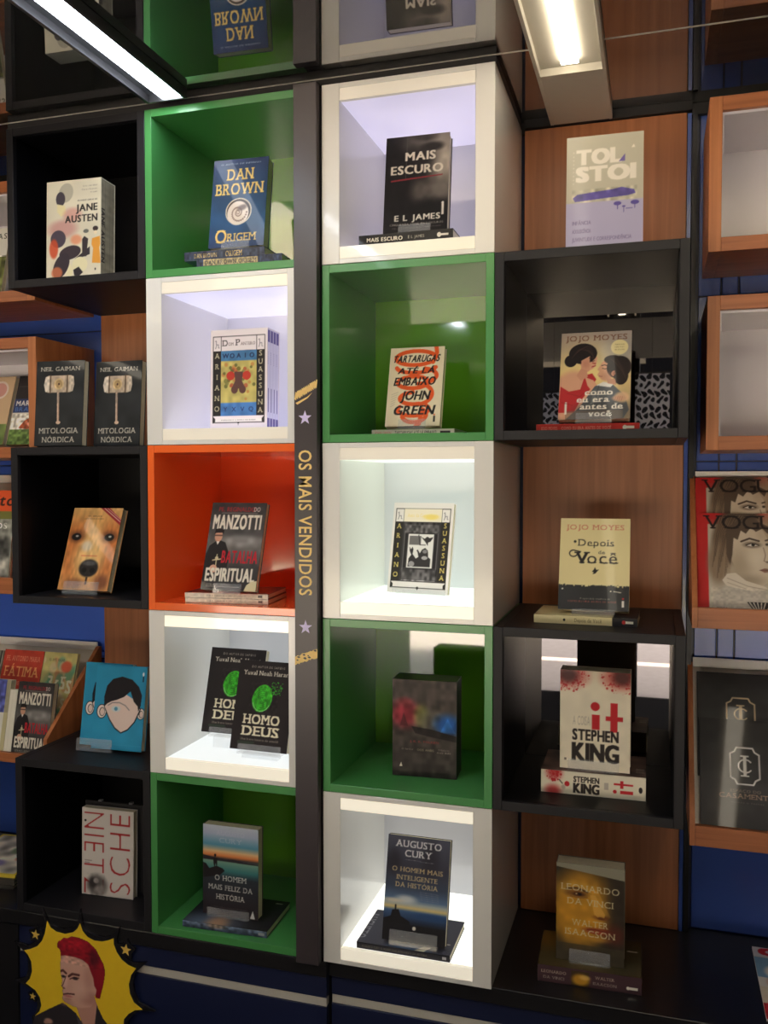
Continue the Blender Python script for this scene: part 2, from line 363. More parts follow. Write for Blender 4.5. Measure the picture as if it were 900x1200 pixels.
cube(XC, XD, 1, .018, M_GRN, M_GRN, M_GRNB, 'green cube holding a cream book with orange swirls')
white_cube(XC, XD, 2, (238, 255, 240), .82, 1.0, 'lit white cube in the middle of the wall, glowing pale green inside', (.25, .35))
cube(XC, XD, 3, .018, M_GRN, M_GRN, M_GRNB, 'green cube holding a dark boxed set with red and blue patches')
white_cube(XC, XD, 4, (250, 252, 246), .38, .88, 'lit white cube at the bottom of the wall, with the brightest floor', (.6, .55))
cube(XD, XD1, 1, .02, M_BLK, M_BLKSHADE, M_MIRROR, 'black cube with a mirror back, holding a romance novel with a couple', True)
cube(XD, XD1, 3, .02, M_BLK, M_BLKSHADE, M_MIRROR, 'black cube with a mirror back, holding two thick white books with red splashes', True)
for zz, cx in ((TOP-2*H, .40), (TOP-4*H, .40)):    # thin pale edge strips of the mirrors
    pass

# pillar with gold lettering
p = thing('lettered_pillar', 'tall charcoal pillar with gold vertical lettering between the two cube columns', 'pillar', (-.031, 0, .5))
boxes('cover_board', [(-.028, .0275, -.022, -.0008, 0, 2.0)], M_PIL, p, .001)
boxes('core', [(-.0105, .0285, -.0005, .36, 0, 2.0)], M_PILE, p, 0)
def star_pts(cx, cz, r, q=.4, n=5, rot=0): return [(cx+(r if i % 2 == 0 else r*q)*math.sin(rot+i*math.pi/n), cz+(r if i % 2 == 0 else r*q)*math.cos(rot+i*math.pi/n)) for i in range(2*n)]
for z in (1.256, .781): prism('star', star_pts(-.0015, z, .0165), -.0228, -.022, M_STAR, p)
def text3d(s, name, m, parent, x, y, z, length, capw, rotdown=True, depth=.0008):
    cu = bpy.data.curves.new('t', 'FONT'); cu.body = s; cu.size = 1; cu.resolution_u = 3; cu.offset = .012; cu.extrude = .01; cu.space_character = 1.06
    o = bpy.data.objects.new('t', cu); COL.objects.link(o); dg = bpy.context.evaluated_depsgraph_get()
    me = bpy.data.meshes.new_from_object(o.evaluated_get(dg)); bpy.data.objects.remove(o)
    xs = [v.co.x for v in me.vertices]; a, b = min(xs), max(xs)
    for v in me.vertices:
        u = (v.co.x-a)/(b-a)*length; q = v.co.y/CAP*capw; d = -(v.co.z+.01)/.02*depth
        v.co = Vector((x+q, y+d, z-u)) if rotdown else Vector((x+u, y+d, z+q))
    me.materials.clear(); return link(name, me, m, parent)
text3d('OS MAIS VENDIDOS', 'lettering', M_GOLD, p, -.0165, -.0221, 1.183, .329, .030)
def torn(z0, z1, seed, h=.021):
    r = random.Random(seed); n = 16; up = []; dn = []
    for i in range(n+1):
        x = -.0278+.055*i/n; z = z0+(z1-z0)*i/n
        up.append((x, z+h/2*(.75+.35*r.random()))); dn.append((x, z-h/2*(.75+.35*r.random())))
    return up+dn[::-1]
g = prism('gold_band', torn(.703, .723, 3), -.0228, -.0221, M_GOLD, p)
r = random.Random(9)
for k in range(14):                                # upper band: a scatter of small gold brush letters
    x = -.024+.0495*k/13; z = 1.306+.026*k/13
    prism('gold_band', [(x-.003, z-.008*r.random()-.004), (x+.0012, z-.010), (x+.0035, z+.004+.006*r.random()), (x, z+.009)], -.0228, -.0221, M_GOLD, p)
prism('gold_band', [(-.024, 1.290), (.004, 1.303), (.016, 1.312), (.005, 1.300), (-.020, 1.286)], -.0228, -.0221, M_GOLD, p)
r = random.Random(2)
for k in range(9):
    x = -.022+.045*r.random(); z = .703+.02*(x+.028)/.055+(r.random()-.5)*.017; s = .0022*(.5+r.random())
    prism('worn_fleck', [(x-s*2, z), (x, z+s), (x+s*1.5, z-s*.4), (x-s*.3, z-s)], -.0231, -.0229, M_PIL, p)

# ================================================================== counter and drawers
ct = thing('counter', 'black counter under the cubes with navy drawers and pale handle channels', 'counter', (0, 0, 0))
tag(boxes('worktop', [(-1.6, .0078, .0, WY-.005, .462, .4988), (.0082, 1.6, .012, WY-.005, .462, .4988)], M_CTR, ct, .001), None)
def drawers(x0, x1, y, zc):
    d = boxes('drawer', [(x0, x1, y, y+.018, zc+.011, .461)], M_NAVY, ct); d2 = boxes('drawer', [(x0, x1, y, y+.018, .12, zc-.011)], M_NAVY, ct)
    boxes('handle_channel', [(x0+.001, x1-.001, y+.002, y+.018, zc-.010, zc+.010)], M_ALU, ct, .0005)
    boxes('carcass', [(x0, x1, y+.02, WY-.01, .1, .46)], M_DARK, ct, 0)
drawers(-.848, .006, .005, .400); drawers(.012, .80, .022, .403); drawers(.806, 1.6, .022, .403)
boxes('end_cabinet', [(-1.6, -.852, .004, .4, 0, .46)], M_CTR, ct, .001)
boxes('plinth', [(-.85, 1.6, .06, .4, 0, .099)], M_DARK, ct, 0)

# ================================================================== wooden wall boxes
def wall_box(x0, x1, z0, z1, label, y0=.15):
    c = thing('wall_box', label, 'wall box', (x0, y0, z0), group='wooden wall boxes'); W = x1-x0; Hh = z1-z0; D = WY-.006-y0; t = .026; b = .03
    boxes('side_panel', [(0, t, 0, D, 0, Hh)], M_WOODF, c); boxes('side_panel', [(W-t, W, 0, D, 0, Hh)], M_WOODF, c)
    boxes('bottom_panel', [(t, W-t, .0004, D, 0, b)], M_WOODH, c); boxes('top_panel', [(t, W-t, .0004, D, Hh-b, Hh)], M_WOODH, c)
    boxes('liner', [(t, W-t, D-.012, D-.004, b, Hh-b), (t, W-t, .012, D-.012, Hh-b-.006, Hh-b-.0004), (t, t+.004, .012, D-.012, b, Hh-b-.006), (W-t-.004, W-t, .012, D-.012, b, Hh-b-.006)], M_LINER, c, 0)
    return c
wall_box(.828, 1.30, 2.104, 2.431, 'empty wooden wall box with grey lining at the top right')
wall_box(.828, 1.30, 1.680, 2.010, 'empty wooden wall box with grey lining, below the top right one')
wall_box(-1.36, -.8875, 2.104, 2.431, 'wooden wall box at the far left edge behind the top black cube')
wall_box(-1.36, -.8875, 1.677, 2.006, 'wooden wall box at left beside the two black hammer books')
# slanted racks
def rack(x0, x1, zl, ztop, label, lip=.045, tall=False, y0=.15, step=False):
    c = thing('slanted_rack', label, 'display rack', (x0, y0, zl), group='slanted wooden magazine racks'); W = x1-x0; D = WY-.014-y0; h = ztop-zl
    boxes('front_lip', [(0.012, W-.012, 0, .014, 0, lip)], M_WOODH, c)
    boxes('ledge', [(.012, W-.012, .0145, D, 0, .012)], M_WOODH, c, .0005)
    prof = [(0.0, 0), (D, 0), (D, h), (D-.012, h), (0.0, .075)] if step else [(0.0, 0), (D, 0), (D, h), (D-.012, h), (0.0, lip)] if not tall else [(.0, 0), (D, 0), (D, h), (.02, h), (0., lip)]
    boxes('back_rail', [(.0125, W-.0125, D-.006, D, h-.0115, h+(.012 if step else .012))], mat('white_rail', (252, 250, 246), .35), c, .0005)
    for s in (0, W-.0115): prism('side_panel', prof, s, s+.0115, M_WOODF, c, axis='x')
    b0, c0 = (.182, .0805) if step else (.046, .0125)
    if step: boxes('step', [(.0125, W-.0125, .095, D-.001, .0125, .080)], M_WOODH, c, .0005)
    prism('sloping_board', [(b0, c0), (b0+.006, c0), (D, h-.012), (D-.006, h-.012)], .0125, W-.0125, mat('rack_board', (216, 210, 200), .4), c, axis='x')
    return c
rack(.8045, 1.30, 1.293, 1.625, 'wooden rack at right holding red fashion magazines')
rack(.8045, 1.30, .812, 1.17, 'wooden rack at lower right holding two black books')
rack(-1.36, -.884, 1.30, 1.62, 'wooden rack at the far left edge behind the dog book cube')
r3 = rack(-1.36, -.868, .828, 1.116, 'wooden rack at left filled with religious and travel books', lip=.026, step=True)

# ================================================================== ceiling lights
def fixture(x0, x1, ya, yb, t0, t1, m_in, m_side, strength, label, col=(255, 255, 255), inset=.3, full=True):
    f = thing('ceiling_light', label, 'ceiling light', ((x0+x1)/2, ya, 2.5), group='linear ceiling lights'); c = (x0+x1)/2; L = ya-yb
    boxes('side_rail', [(x0-c, x0-c+.008, -L, 0, 0, .0215)], m_side, f, .0005); boxes('side_rail', [(x1-c-.008, x1-c, -L, 0, 0, .0215)], m_side, f, .0005)
    boxes('housing', [(x0-c+.008, x1-c-.008, -L, 0, .017, .0215), (x0-c+.008, x1-c-.008, -inset+.03 if inset > .1 else -.004, 0, .0005, .0168)], m_in, f, 0)
    zt = .0125
    boxes('lamp_tube', [(t0-c, t1-c, -L+.01, -inset, zt-.007, zt)], mat('tube_%d' % int(strength*10), (255, 255, 255), .4, emit=strength, ecol=col), f, .002)
    return f
fixture(-.428, -.322, -.026, -2.5, -.388, -.336, M_FIXI, M_FIXB, TUBE_L, 'black linear ceiling light with a dazzling white tube, at upper left', (235, 244, 255), .002)
fixture(.466, .615, .385, -2.4, .522, .560, M_FIXG, M_FIXG, TUBE_R, 'wide grey linear ceiling light with a soft short glow, at upper right', (255, 244, 222), .31)
fixture(1.0, 1.15, -1.15, -2.55, 1.04, 1.11, M_FIXG, M_FIXG, TUBE_FILL, 'added grey linear fill light, unseen, over the right of the shop', (255, 240, 214), .01)  # unseen lamp added as front fill for the shelves
fixture(-2.0, -1.85, -.6, -2.55, -1.96, -1.89, M_FIXG, M_FIXG, TUBE_FILL*.8, 'added grey linear fill light, unseen, over the left of the shop', (255, 240, 214), .01)  # second added fill lamp, out of view on the left
# ================================================================== books
def book(name, label, x, y, z, yaw, lean, w, h, t, can, board=(40, 40, 40), group=None, cat='book', page=M_PAPER, hard=.0, nudge=True):
    global LAST
    dz = t*math.sin(abs(lean)); CZ = 1.6131; z2 = z+dz+.0003
    if z < 1.42 and nudge:                                  # stand a little nearer so that the raised front edge keeps its place
        q = (z2-CZ)/(z-CZ); X = .7276+(x-.7276)*q; Y = -1.8952+(y+1.8952)*q
    else: X, Y = x, y
    LAST = (x, y, X, Y)
    o = thing(name, label, cat, (X, Y, z2), (-lean, 0, yaw), group)
    b = mat('board_%d_%d_%d' % tuple(board), board, .35, coat=.2)
    k = .0012
    boxes('cover', [(0, w, 0, k, 0, h), (0, w, t-k, t, 0, h), (0, k, k, t-k, 0, h)], b, o, 0)
    boxes('page_block', [(k, w-.002-hard, k, t-k, .0015+hard, h-.0015-hard)], page, o, 0)
    if can is not None: can.build('cover_print', o, ((w/can.w, 0, 0), (0, 0, h/can.h), (0, -.0004, 0)))
    return o
def boxset(name, label, x, y, z, yaw, lean, w, h, t, can, side, rgb, group=None):
    """slipcase whose open side shows the spines on the right"""
    o = thing(name, label, 'boxed set', (x, y, z+t*math.sin(lean)), (-lean, 0, yaw), group); b = mat('board_%d_%d_%d' % tuple(rgb), rgb, .35, coat=.2); k = .002
    boxes('slipcase', [(0, w, 0, k, 0, h), (0, w, t-k, t, 0, h), (0, k, k, t-k, 0, h), (k, w, k, t-k, 0, k), (k, w, k, t-k, h-k, h)], b, o, 0)
    n = side[1]; s = (t-2*k)/n
    for i in range(n): boxes('volume', [(k, w-.0012, k+i*s+.0004, k+(i+1)*s-.0004, k, h-k)], mat('vol_%d_%d_%d' % tuple(side[0]), side[0], .4), o, .0012)
    if side[2] is not None: side[2].build('spine_print', o, ((0, (t-2*k)/side[2].w, 0), (0, 0, h/side[2].h), (w-.0009, k, 0)))
    can.build('cover_print', o, ((w/can.w, 0, 0), (0, 0, h/can.h), (0, -.0004, 0))); return o
def lying(name, label, x, y, z, yaw, l, d, t, can, board=(40, 40, 40), top=None, group=None, page=M_PAPER):
    """book lying flat, spine to the front; can = spine print, top = print of the upper cover (u along the spine, v into depth)"""
    o = thing(name, label, 'book', (x, y, z), (0, 0, yaw), group); b = mat('board_%d_%d_%d' % tuple(board), board, .35, coat=.2); k = .0012
    boxes('cover', [(0, l, 0, d, 0, k), (0, l, 0, d, t-k, t), (0, l, 0, k, k, t-k)], b, o, 0)
    boxes('page_block', [(.0015, l-.0015, k, d-.002, k, t-k)], page, o, 0)
    if can is not None: can.build('spine_print', o, ((l/can.w, 0, 0), (0, 0, t/can.h), (0, -.0004, 0)))
    if top is not None: top.build('cover_print', o, ((l/top.w, 0, 0), (0, d/top.h, 0), (0, 0, t+.0004)))
    return o
def acrylic():
    m = bpy.data.materials.new('clear_acrylic_sheet'); m.use_nodes = True; b = m.node_tree.nodes['Principled BSDF']
    b.inputs['Base Color'].default_value = (.85, .88, .92, 1); b.inputs['Roughness'].default_value = .04; b.inputs['Alpha'].default_value = .12; b.inputs['Coat Weight'].default_value = 1
    return m
M_ACS = acrylic()
def stand(label, x, y, z, yaw, lean, w, t, h, x0=.25, x1=.75, lip=.022, rise=0):
    if abs(x-LAST[0]) < 1e-4: x, y = LAST[2], LAST[3]
    o = thing('book_stand', label, 'book stand', (x, y, z), (0, 0, yaw), group='clear acrylic book stands')
    a, b = w*x0, w*x1; tk = .0024; tb = t/math.cos(lean)+.0015; q = math.tan(lean)
    prism('base_plate', [(-.007, -.0032), (tb+.05, -.0032), (tb+.05, -.0008), (-.007, -.0008)], a, b, M_ACS, o, axis='x')
    if rise: boxes('riser', [(a+.01, b-.01, 0, .022, -.0033-rise+.0035, -.0033)], M_ACS, o, .0005)
    prism('front_lip', [(-.007, -.0008), (-.0046, -.0008), (-.0046+lip*q, lip), (-.007+lip*q, lip)], a, b, M_ACS, o, axis='x')
    prism('back_rest', [(tb, -.0008), (tb+tk, -.0008), (tb+tk+h*q, h), (tb+h*q, h)], a, b, M_ACS, o, axis='x')
    return o
W_, K_ = (235, 230, 215), (26, 24, 26)
def fl(r, t=.018): return TOP-H*(r+1)+t+.0011

# --- boxed set, top left
c = Can(.152, .236, (222, 214, 190)); c.N(.04, 5, 8)
c.E(.36, .13, .13, .10, (186, 180, 160), rot=.3); c.E(.26, .19, .085, .075, (74, 68, 76)); c.P([(.2, .24), (.34, .26), (.37, .34), (.27, .37), (.2, .32)], (232, 220, 170))
c.E(.48, .36, .16, .07, (214, 150, 140), .7, .4); c.E(.3, .5, .26, .09, (190, 120, 120), .6, .4); c.E(.55, .62, .1, .05, (226, 130, 90), .7, .4)
c.E(.22, .6, .14, .09, (80, 72, 84)); c.E(.14, .7, .08, .1, (206, 82, 50), .9, .2); c.E(.44, .75, .2, .07, (66, 56, 62), rot=-.2); c.E(.28, .88, .13, .14, (60, 52, 60), rot=.5)
c.E(.2, .95, .1, .06, (214, 120, 80), .8, .2); c.P([(.52, .82), (.8, .7), (.8, .78), (.7, .8)], (60, 54, 60)); c.P([(.66, .62), (.7, .59), (.77, .62), (.74, .8), (.66, .8)], (62, 54, 58))
c.E(.62, .88, .14, .08, (228, 220, 180)); c.P([(.5, .93), (.6, .9), (.68, .96), (.6, 1), (.52, .99)], (52, 46, 52)); c.P([(.36, .98), (.44, .86), (.5, .93), (.46, 1)], (228, 220, 180))
c.E(.9, .52, .05, .025, (60, 50, 50)); c.E(.9, .56, .03, .02, (230, 214, 180)); c.P([(.84, .62), (.98, .6), (.99, .68), (.97, .72), (1, .88), (.84, .87), (.86, .72), (.83, .68)], (226, 158, 66)); c.E(.73, .54, .05, .02, (110, 110, 104))
c.T('GRANDES OBRAS DE', .93, .215, .012, K_, al='r', w=.36); c.T('JANE', .93, .262, .07, (44, 40, 40), al='r', w=.38, bold=3); c.T('AUSTEN', .93, .37, .07, (44, 40, 40), al='r', w=.58, bold=3)
for i, t in enumerate(['Razão e Sensibilidade', 'Orgulho e Preconceito', 'Persuasão']): c.T(t, .93, .07+.034*i, .013, (120, 110, 100), al='r', sx=.9)
c.E(.9, .935, .012, .012, K_)
s = Can(.0585, .236, (150, 142, 122), 900); s.N(.1, 3, 30)
for i in (1, 2): s.R(i/3-.008, 0, i/3+.008, 1, (96, 90, 78))
s.T('JANE AUSTEN', .28, .3, .24, (58, 52, 48), w=.56, rot=90, bold=3)
boxset('boxed_set', 'cream boxed set with black lettering and a dark bird woman drawing', -.745, .014, fl(0, .02), .024, .03, .155, .240, .062, c, ((176, 168, 146), 3, s), (222, 214, 190))

# --- blue shell book
def shell_cover():
    c = Can(.142, .222, (40, 66, 104)); c.G([(0, (50, 60, 92)), (.4, (28, 62, 96)), (.75, (34, 72, 108)), (1, (42, 56, 88))]); c.N(.12, 6, 9)
    c.T('O AUTOR DE INFERNO', .5, .05, .014, (170, 180, 190), al='c', w=.72, serif=True)
    for d, k in ((.004, (120, 96, 40)), (0, (226, 190, 106))):
        c.T('DAN', .5+d, .115+d, .125, k, al='c', w=.46, serif=True, bold=1); c.T('BROWN', .5+d, .28+d, .125, k, al='c', w=.84, serif=True, bold=1)
    c.E(.51, .6, .235, None, (206, 190, 164)); c.E(.51, .6, .215, None, (70, 56, 48)); c.E(.50, .62, .19, .135, (222, 204, 186))
    for i in range(60):
        a = i*.27; r = .185*math.exp(-i*.038); c.E(.5+r*.85*math.cos(a), .615+r*.62*math.sin(a), .018*math.exp(-i*.02), None, (140, 112, 98))
    c.E(.57, .56, .09, .03, (92, 70, 60), .8, .5, -.3)
    for d, k in ((.004, (120, 96, 40)), (0, (226, 190, 106))):
        c.T('O', .12+d, .80+d, .145, k, w=.2, serif=True, bold=1); c.T('RIGEM', .34+d, .845+d, .085, k, w=.50, serif=True)
    return c
book('book', 'blue novel with a white spiral shell and gold lettering, leaning in the top green cube', -.3110, .0505, 2.1672, .047, .17, .142, .224, .032, shell_cover(), (34, 48, 78))
stand('clear stand under the leaning blue shell book', -.3110, .0505, 2.1672, .047, .17, .142, .032, .10)
def sp(l, t, bg, f, dens=1300):
    s = Can(l, t, bg, dens); f(s); return s
s1 = sp(.21, .0205, (58, 64, 82), lambda s: (s.T('DAN BROWN', .13, .3, .42, (200, 170, 100), w=.28, serif=True), s.T('ORIGEM', .52, .2, .55, (200, 170, 100), w=.2, serif=True), s.N(.35, 40, 3)))
lying('book', 'grey blue book lying flat, upper one of the pair under the shell book', -.3655, .032, fl(0)+.0225, .01, .21, .145, .0215, s1, (56, 66, 92))
s2 = sp(.19, .0215, (50, 58, 82), lambda s: (s.N(.3, 40, 3), s.R(.08, .15, .72, .8, (180, 160, 116)), s.T('DAN BROWN ORIGEM', .1, .3, .4, (60, 60, 80), w=.6, serif=True), s.N(.25, 60, 4)))
lying('book', 'grey blue book lying flat, lower one of the pair under the shell book', -.322, .014, fl(0), .045, .215, .15, .022, s2, (50, 62, 90))

# --- dark novel, top white cube
c = Can(.148, .2286, (30, 27, 28)); c.E(.75, .05, .4, .14, (120, 112, 106), 1, .7); c.E(.62, .02, .2, .05, (60, 54, 52), .9, .5); c.E(.92, .3, .2, .25, (176, 164, 150), 1, .8); c.E(.74, .13, .16, .045, (38, 34, 34), .9, .5); c.E(.55, .58, .12, .12, (92, 84, 80), .8, .8)
c.E(.9, .58, .26, .12, (112, 104, 98), .95, .8); c.E(.55, .24, .22, .12, (40, 36, 36), .8, .6); c.L([(.34, 0), (.33, .45)], .012, (92, 86, 82), .6); c.E(.75, .8, .4, .12, (28, 26, 27), .95, .5); c.N(.08, 14, 20)
c.T('MAIS', .55, .175, .085, (226, 216, 200), al='c', w=.46, bold=3); c.T('ESCURO', .5, .31, .085, (226, 216, 200), al='c', w=.80, bold=3); c.P([(.1, .452), (.9, .425), (.9, .437), (.1, .468)], (140, 50, 56))
c.T('E L JAMES', .53, .82, .058, (226, 220, 208), al='c', w=.70, bold=2); c.T('CINQUENTA TONS MAIS ESCUROS', .52, .905, .018, (190, 184, 174), al='c', w=.82); c.T('PELOS OLHOS DE CHRISTIAN', .52, .945, .013, (110, 104, 100), al='c', w=.74); c.R(.9, .73, .935, .84, (220, 215, 205)); c.E(.917, .72, .02, None, (220, 215, 205))
book('book', 'black and grey photographic novel leaning in the top lilac lit white cube', .1274, .056, 2.1690, .028, .146, .1481, .2286, .03, c, (28, 26, 28))
stand('clear stand under the black photographic novel', .1274, .056, 2.1690, .028, .146, .1481, .03, .1)
s = sp(.216, .0215, (34, 31, 33), lambda s: (s.T('MAIS ESCURO', .09, .33, .36, (226, 218, 200), w=.38, bold=3), s.T('E L JAMES', .53, .36, .26, (190, 184, 170), w=.17), s.R(.84, .4, .95, .6, (226, 220, 210)), s.E(.855, .5, .022, None, (226, 220, 210))))
lying('book', 'thin black book lying flat, spine forward, under the black photographic novel', .0845, .0125, fl(0, .038), 0, .2155, .15, .0225, s, (34, 31, 33))

# --- pale book on top of the mirrored cube
c = Can(.156, .236, (190, 184, 164)); c.R(0, .60, 1, 1, (176, 170, 200)); c.P([(0, .58), (1, .55), (1, .62), (0, .62)], (176, 170, 200), 0)
for t, x, y, wd in (('TOL', .15, .13, .55), ('STOI', .15, .285, .73)): c.T(t, x, y, .125, (232, 224, 210), w=wd, bold=6)
for i in range(9): c.T('*', .09, .14+.035*i, .02, (232, 226, 214))
c.P([(.68, .255), (.76, .19), (.76, .255)], (112, 96, 160)); c.P([(.84, .14), (.87, .11), (.89, .14)], (232, 224, 210))
c.P([(.09, .555), (.15, .525), (.3, .515), (.6, .50), (.72, .485), (.88, .515), (.9, .55), (.8, .565), (.5, .575), (.12, .59)], (98, 86, 158)); c.N(.2, 20, 20, .08, .48, .92, .6)
for x, y, s_ in ((.67, .63, .05), (.75, .66, .022), (.89, .63, .055)): c.E(x, y, s_, s_*.36, (88, 76, 150)); c.L([(x, y), (x, y+.05)], .01, (88, 76, 150))
c.L([(.78, .68), (.86, .68)], .01, (88, 76, 150))
for i, (t, wd) in enumerate((('INFÂNCIA', .24), ('ADOLESCÊNCIA', .24), ('JUVENTUDE E CORRESPONDÊNCIA', .76))): c.T(t, .09, .765+.075*i, .033, (132, 122, 160), w=wd, bold=3)
book('book', 'pale lilac and beige book standing on the upper mirrored black cube', .5395, .022, 2.1005, .022, .09, .156, .236, .02, c, (190, 184, 170))

# --- two hammer books
def hammer():
    c = Can(.14, .21, (40, 42, 44)); c.N(.2, 5, 7); st = (196, 176, 150)
    c.T('NEIL GAIMAN', .5, .075, .045, (206, 200, 186), al='c', w=.80, serif=True)
    c.P([(.2, .19), (.26, .175), (.72, .175), (.78, .19), (.8, .28), (.77, .36), (.7, .375), (.26, .375), (.2, .36), (.17, .28)], (188, 168, 146)); c.P([(.17, .28), (.2, .19), (.28, .18), (.28, .37), (.2, .36)], (214, 202, 186)); c.P([(.8, .28), (.78, .19), (.7, .18), (.7, .37), (.77, .36)], (200, 186, 168))
    c.R(.29, .17, .315, .38, (92, 74, 58)); c.R(.64, .17, .665, .38, (92, 74, 58)); c.E(.48, .275, .1, None, (214, 186, 138)); c.E(.48, .275, .07, None, (176, 146, 102)); c.E(.48, .275, .02, None, (80, 52, 40)); c.N(.15, 24, 30, .17, .17, .8, .38)
    c.L([(.47, .38), (.485, .70)], .042, (176, 146, 124)); c.L([(.462, .38), (.477, .70)], .012, (222, 200, 180)); c.E(.49, .725, .045, .02, (210, 180, 156)); c.R(.46, .385, .485, .5, (120, 120, 118), .5)
    c.T('MITOLOGIA', .5, .79, .06, (204, 198, 184), al='c', w=.80, serif=True); c.T('NÓRDICA', .5, .895, .06, (204, 198, 184), al='c', w=.66, serif=True)
    return c
hm = hammer()
GH = 'hammer books on the left black cube'
b1 = book('book', 'black book with a stone hammer, left one of the two on the black cube', -.7905, .016, 1.7005, .03, .08, .139, .2165, .022, hm, (40, 42, 44), GH)
b2 = book('book', 'black book with a stone hammer, right one, touching the white cube', -.6440, .058, 1.7005, -.01, .08, .134, .2150, .022, hm, (40, 42, 44), GH)

# --- boxed set in the lilac cube (framed colour print)
c = Can(.151, .238, (236, 226, 226)); L_ = (60, 56, 70)
def suassuna(c, colour):
    yx, ln = ((238, 214, 120) if not colour else (216, 206, 170)), (44, 40, 38)
    for a, b in (((.05, .07), (.95, .07)), ((.05, .07), (.05, .94)), ((.95, .07), (.95, .94)), ((.05, .94), (.95, .94)), ((.19, .07), (.19, .22)), ((.81, .07), (.81, .22))): c.L([a, b], .012, ln)
    c.R(.05, .215, .19, .875, ln); c.R(.81, .215, .95, .875, ln); c.P([(.05, .875), (.09, .9), (.09, .93), (.05, .95)], ln); c.P([(.95, .875), (.91, .9), (.91, .93), (.95, .95)], ln)
    for i, t in enumerate('ARIANO'): c.T(t, .12, .24+.107*i, .05, yx, al='c', sx=1.0, serif=True)
    for i, t in enumerate('SUASSUNA'): c.T(t, .88, .228+.081*i, .05, yx, al='c', serif=True)
    for x in (.11, .87):
        c.L([(x-.025, .115), (x-.01, .11), (x-.005, .16), (x-.02, .19)], .01, (120, 110, 120)); c.L([(x-.005, .15), (x+.03, .15), (x+.03, .18), (x+.045, .185)], .01, (120, 110, 120))
    c.T('i', .5, .955, .012, ln, al='c', bold=6); c.E(.5, .94, .02, None, ln)
suassuna(c, True)
c.T('D', .215, .108, .06, (60, 50, 50), w=.09, serif=True); c.T('OM', .315, .135, .028, (110, 90, 90), w=.09, serif=True); c.T('P', .45, .105, .06, (60, 50, 50), w=.07, serif=True); c.T('ANTERO', .535, .135, .028, (110, 90, 90), w=.25, serif=True)
c.R(.19, .215, .81, .32, (74, 124, 168)); c.R(.19, .32, .81, .74, (196, 182, 106)); c.R(.19, .74, .81, .875, (76, 126, 186)); c.N(.12, 14, 20, .19, .21, .81, .87)
r = random.Random(4)
for i in range(34): c.E(.23+.54*r.random(), .35+.37*r.random(), .022+.015*r.random(), None, r.choice([(180, 92, 62), (104, 104, 56), (196, 136, 74), (132, 130, 70)]), .85)
c.E(.36, .47, .075, .045, (196, 62, 46)); c.E(.64, .47, .075, .045, (196, 62, 46)); c.P([(.42, .43), (.58, .43), (.56, .52), (.62, .60), (.6, .63), (.5, .6), (.4, .63), (.38, .60), (.44, .52)], (98, 66, 60)); c.E(.43, .61, .06, .04, (98, 66, 60)); c.E(.57, .61, .06, .04, (98, 66, 60)); c.E(.5, .4, .035, None, (120, 110, 50))
for i, t in enumerate('WOAIO'): c.T(t, .27+.115*i, .245, .045, (36, 50, 84), al='c', bold=3)
for i, t in enumerate('YXVQ'): c.T(t, .27+.15*i, .785, .045, (40, 52, 96), al='c', bold=1)
c.R(.09, .9, .91, .935, (238, 232, 226)); c.T('ROMANCE D A PEDRA DO REINO', .5, .91, .013, (120, 110, 110), al='c', w=.6)
s = Can(.066, .238, (222, 218, 236), 900)
for i in range(4): s.R((i+1)/4-.006 if i < 3 else .99, 0, (i+1)/4+.006 if i < 3 else 1, 1, (176, 170, 196)); s.R(i/4+.03, .02, i/4+.22, .14, (104, 92, 150)); s.R(i/4+.09, .60, i/4+.15, .84, (110, 100, 150)); s.R(i/4+.03, .90, i/4+.22, .99, (110, 100, 150)); s.T('DOM', i/4+.09, .24, .06, (150, 140, 180), w=.12, rot=90)
boxset('boxed_set', 'white boxed set with a yellow and blue folk print, in the left lilac cube', -.313, .058, fl(1, .038), -.016, .03, .151, .238, .068, c, ((224, 220, 236), 4, s), (236, 228, 228))

# --- cream book with orange swirls
c = Can(.135, .200, (232, 218, 188)); o_ = (232, 92, 34)
sw = []
for cx, cy, rx, ry, a0, a1 in ((.5, .145, .36, .10, 5.6, -.4), ): pass
def arc(cx, cy, rx, ry, a0, a1, n=14): return [(cx+rx*math.cos(a0+(a1-a0)*i/n), cy+ry*math.sin(a0+(a1-a0)*i/n)) for i in range(n+1)]
for pts in (arc(.48, .14, .36, .09, -.3, 2.6+.9), arc(.48, .14, .36, .09, 3.1, 6.1), [(.84, 0), (.86, .08), (.80, .2)], arc(.5, .25, .36, .08, .2, 3.0), arc(.54, .37, .34, .1, -1.2, 1.5), arc(.46, .45, .28, .075, .2, 6.2), arc(.55, .6, .27, .13, -1.0, 1.8), arc(.5, .65, .26, .075, 1.2, 4.6), arc(.5, .79, .28, .08, -.6, 3.6), arc(.52, .86, .22, .09, -1.0, 2.9), [(.66, .8), (.62, .97), (.56, 1.0)]): c.L(pts, .075, o_)
for t, x, y, h_, wd, sl in (('TARTARUGAS', .06, .105, .085, .84, .25), ('ATÉ LÁ', .17, .265, .07, .66, .25), ('EMBAIXO', .11, .385, .10, .74, .2), ('JOHN', .26, .56, .11, .50, .2), ('GREEN', .14, .745, .11, .72, .2)): c.T(t, x, y, h_, (30, 24, 24), w=wd, slant=sl, bold=3)
for i in range(6): c.L([(.08, .6+.03*i), (.2-.01*i, .57+.03*i)], .006, (170, 156, 140))
c.R(.87, .875, .9, .95, (34, 28, 28)); c.E(.885, .86, .014, None, o_)
book('book', 'cream novel with orange swirls and black brush lettering', .1034, .150, 1.7386, -.01, .26, .1351, .1995, .02, c, (232, 220, 190))
stand('clear stand under the cream and orange novel', .1034, .150, 1.7386, -.01, .26, .1351, .02, .08)
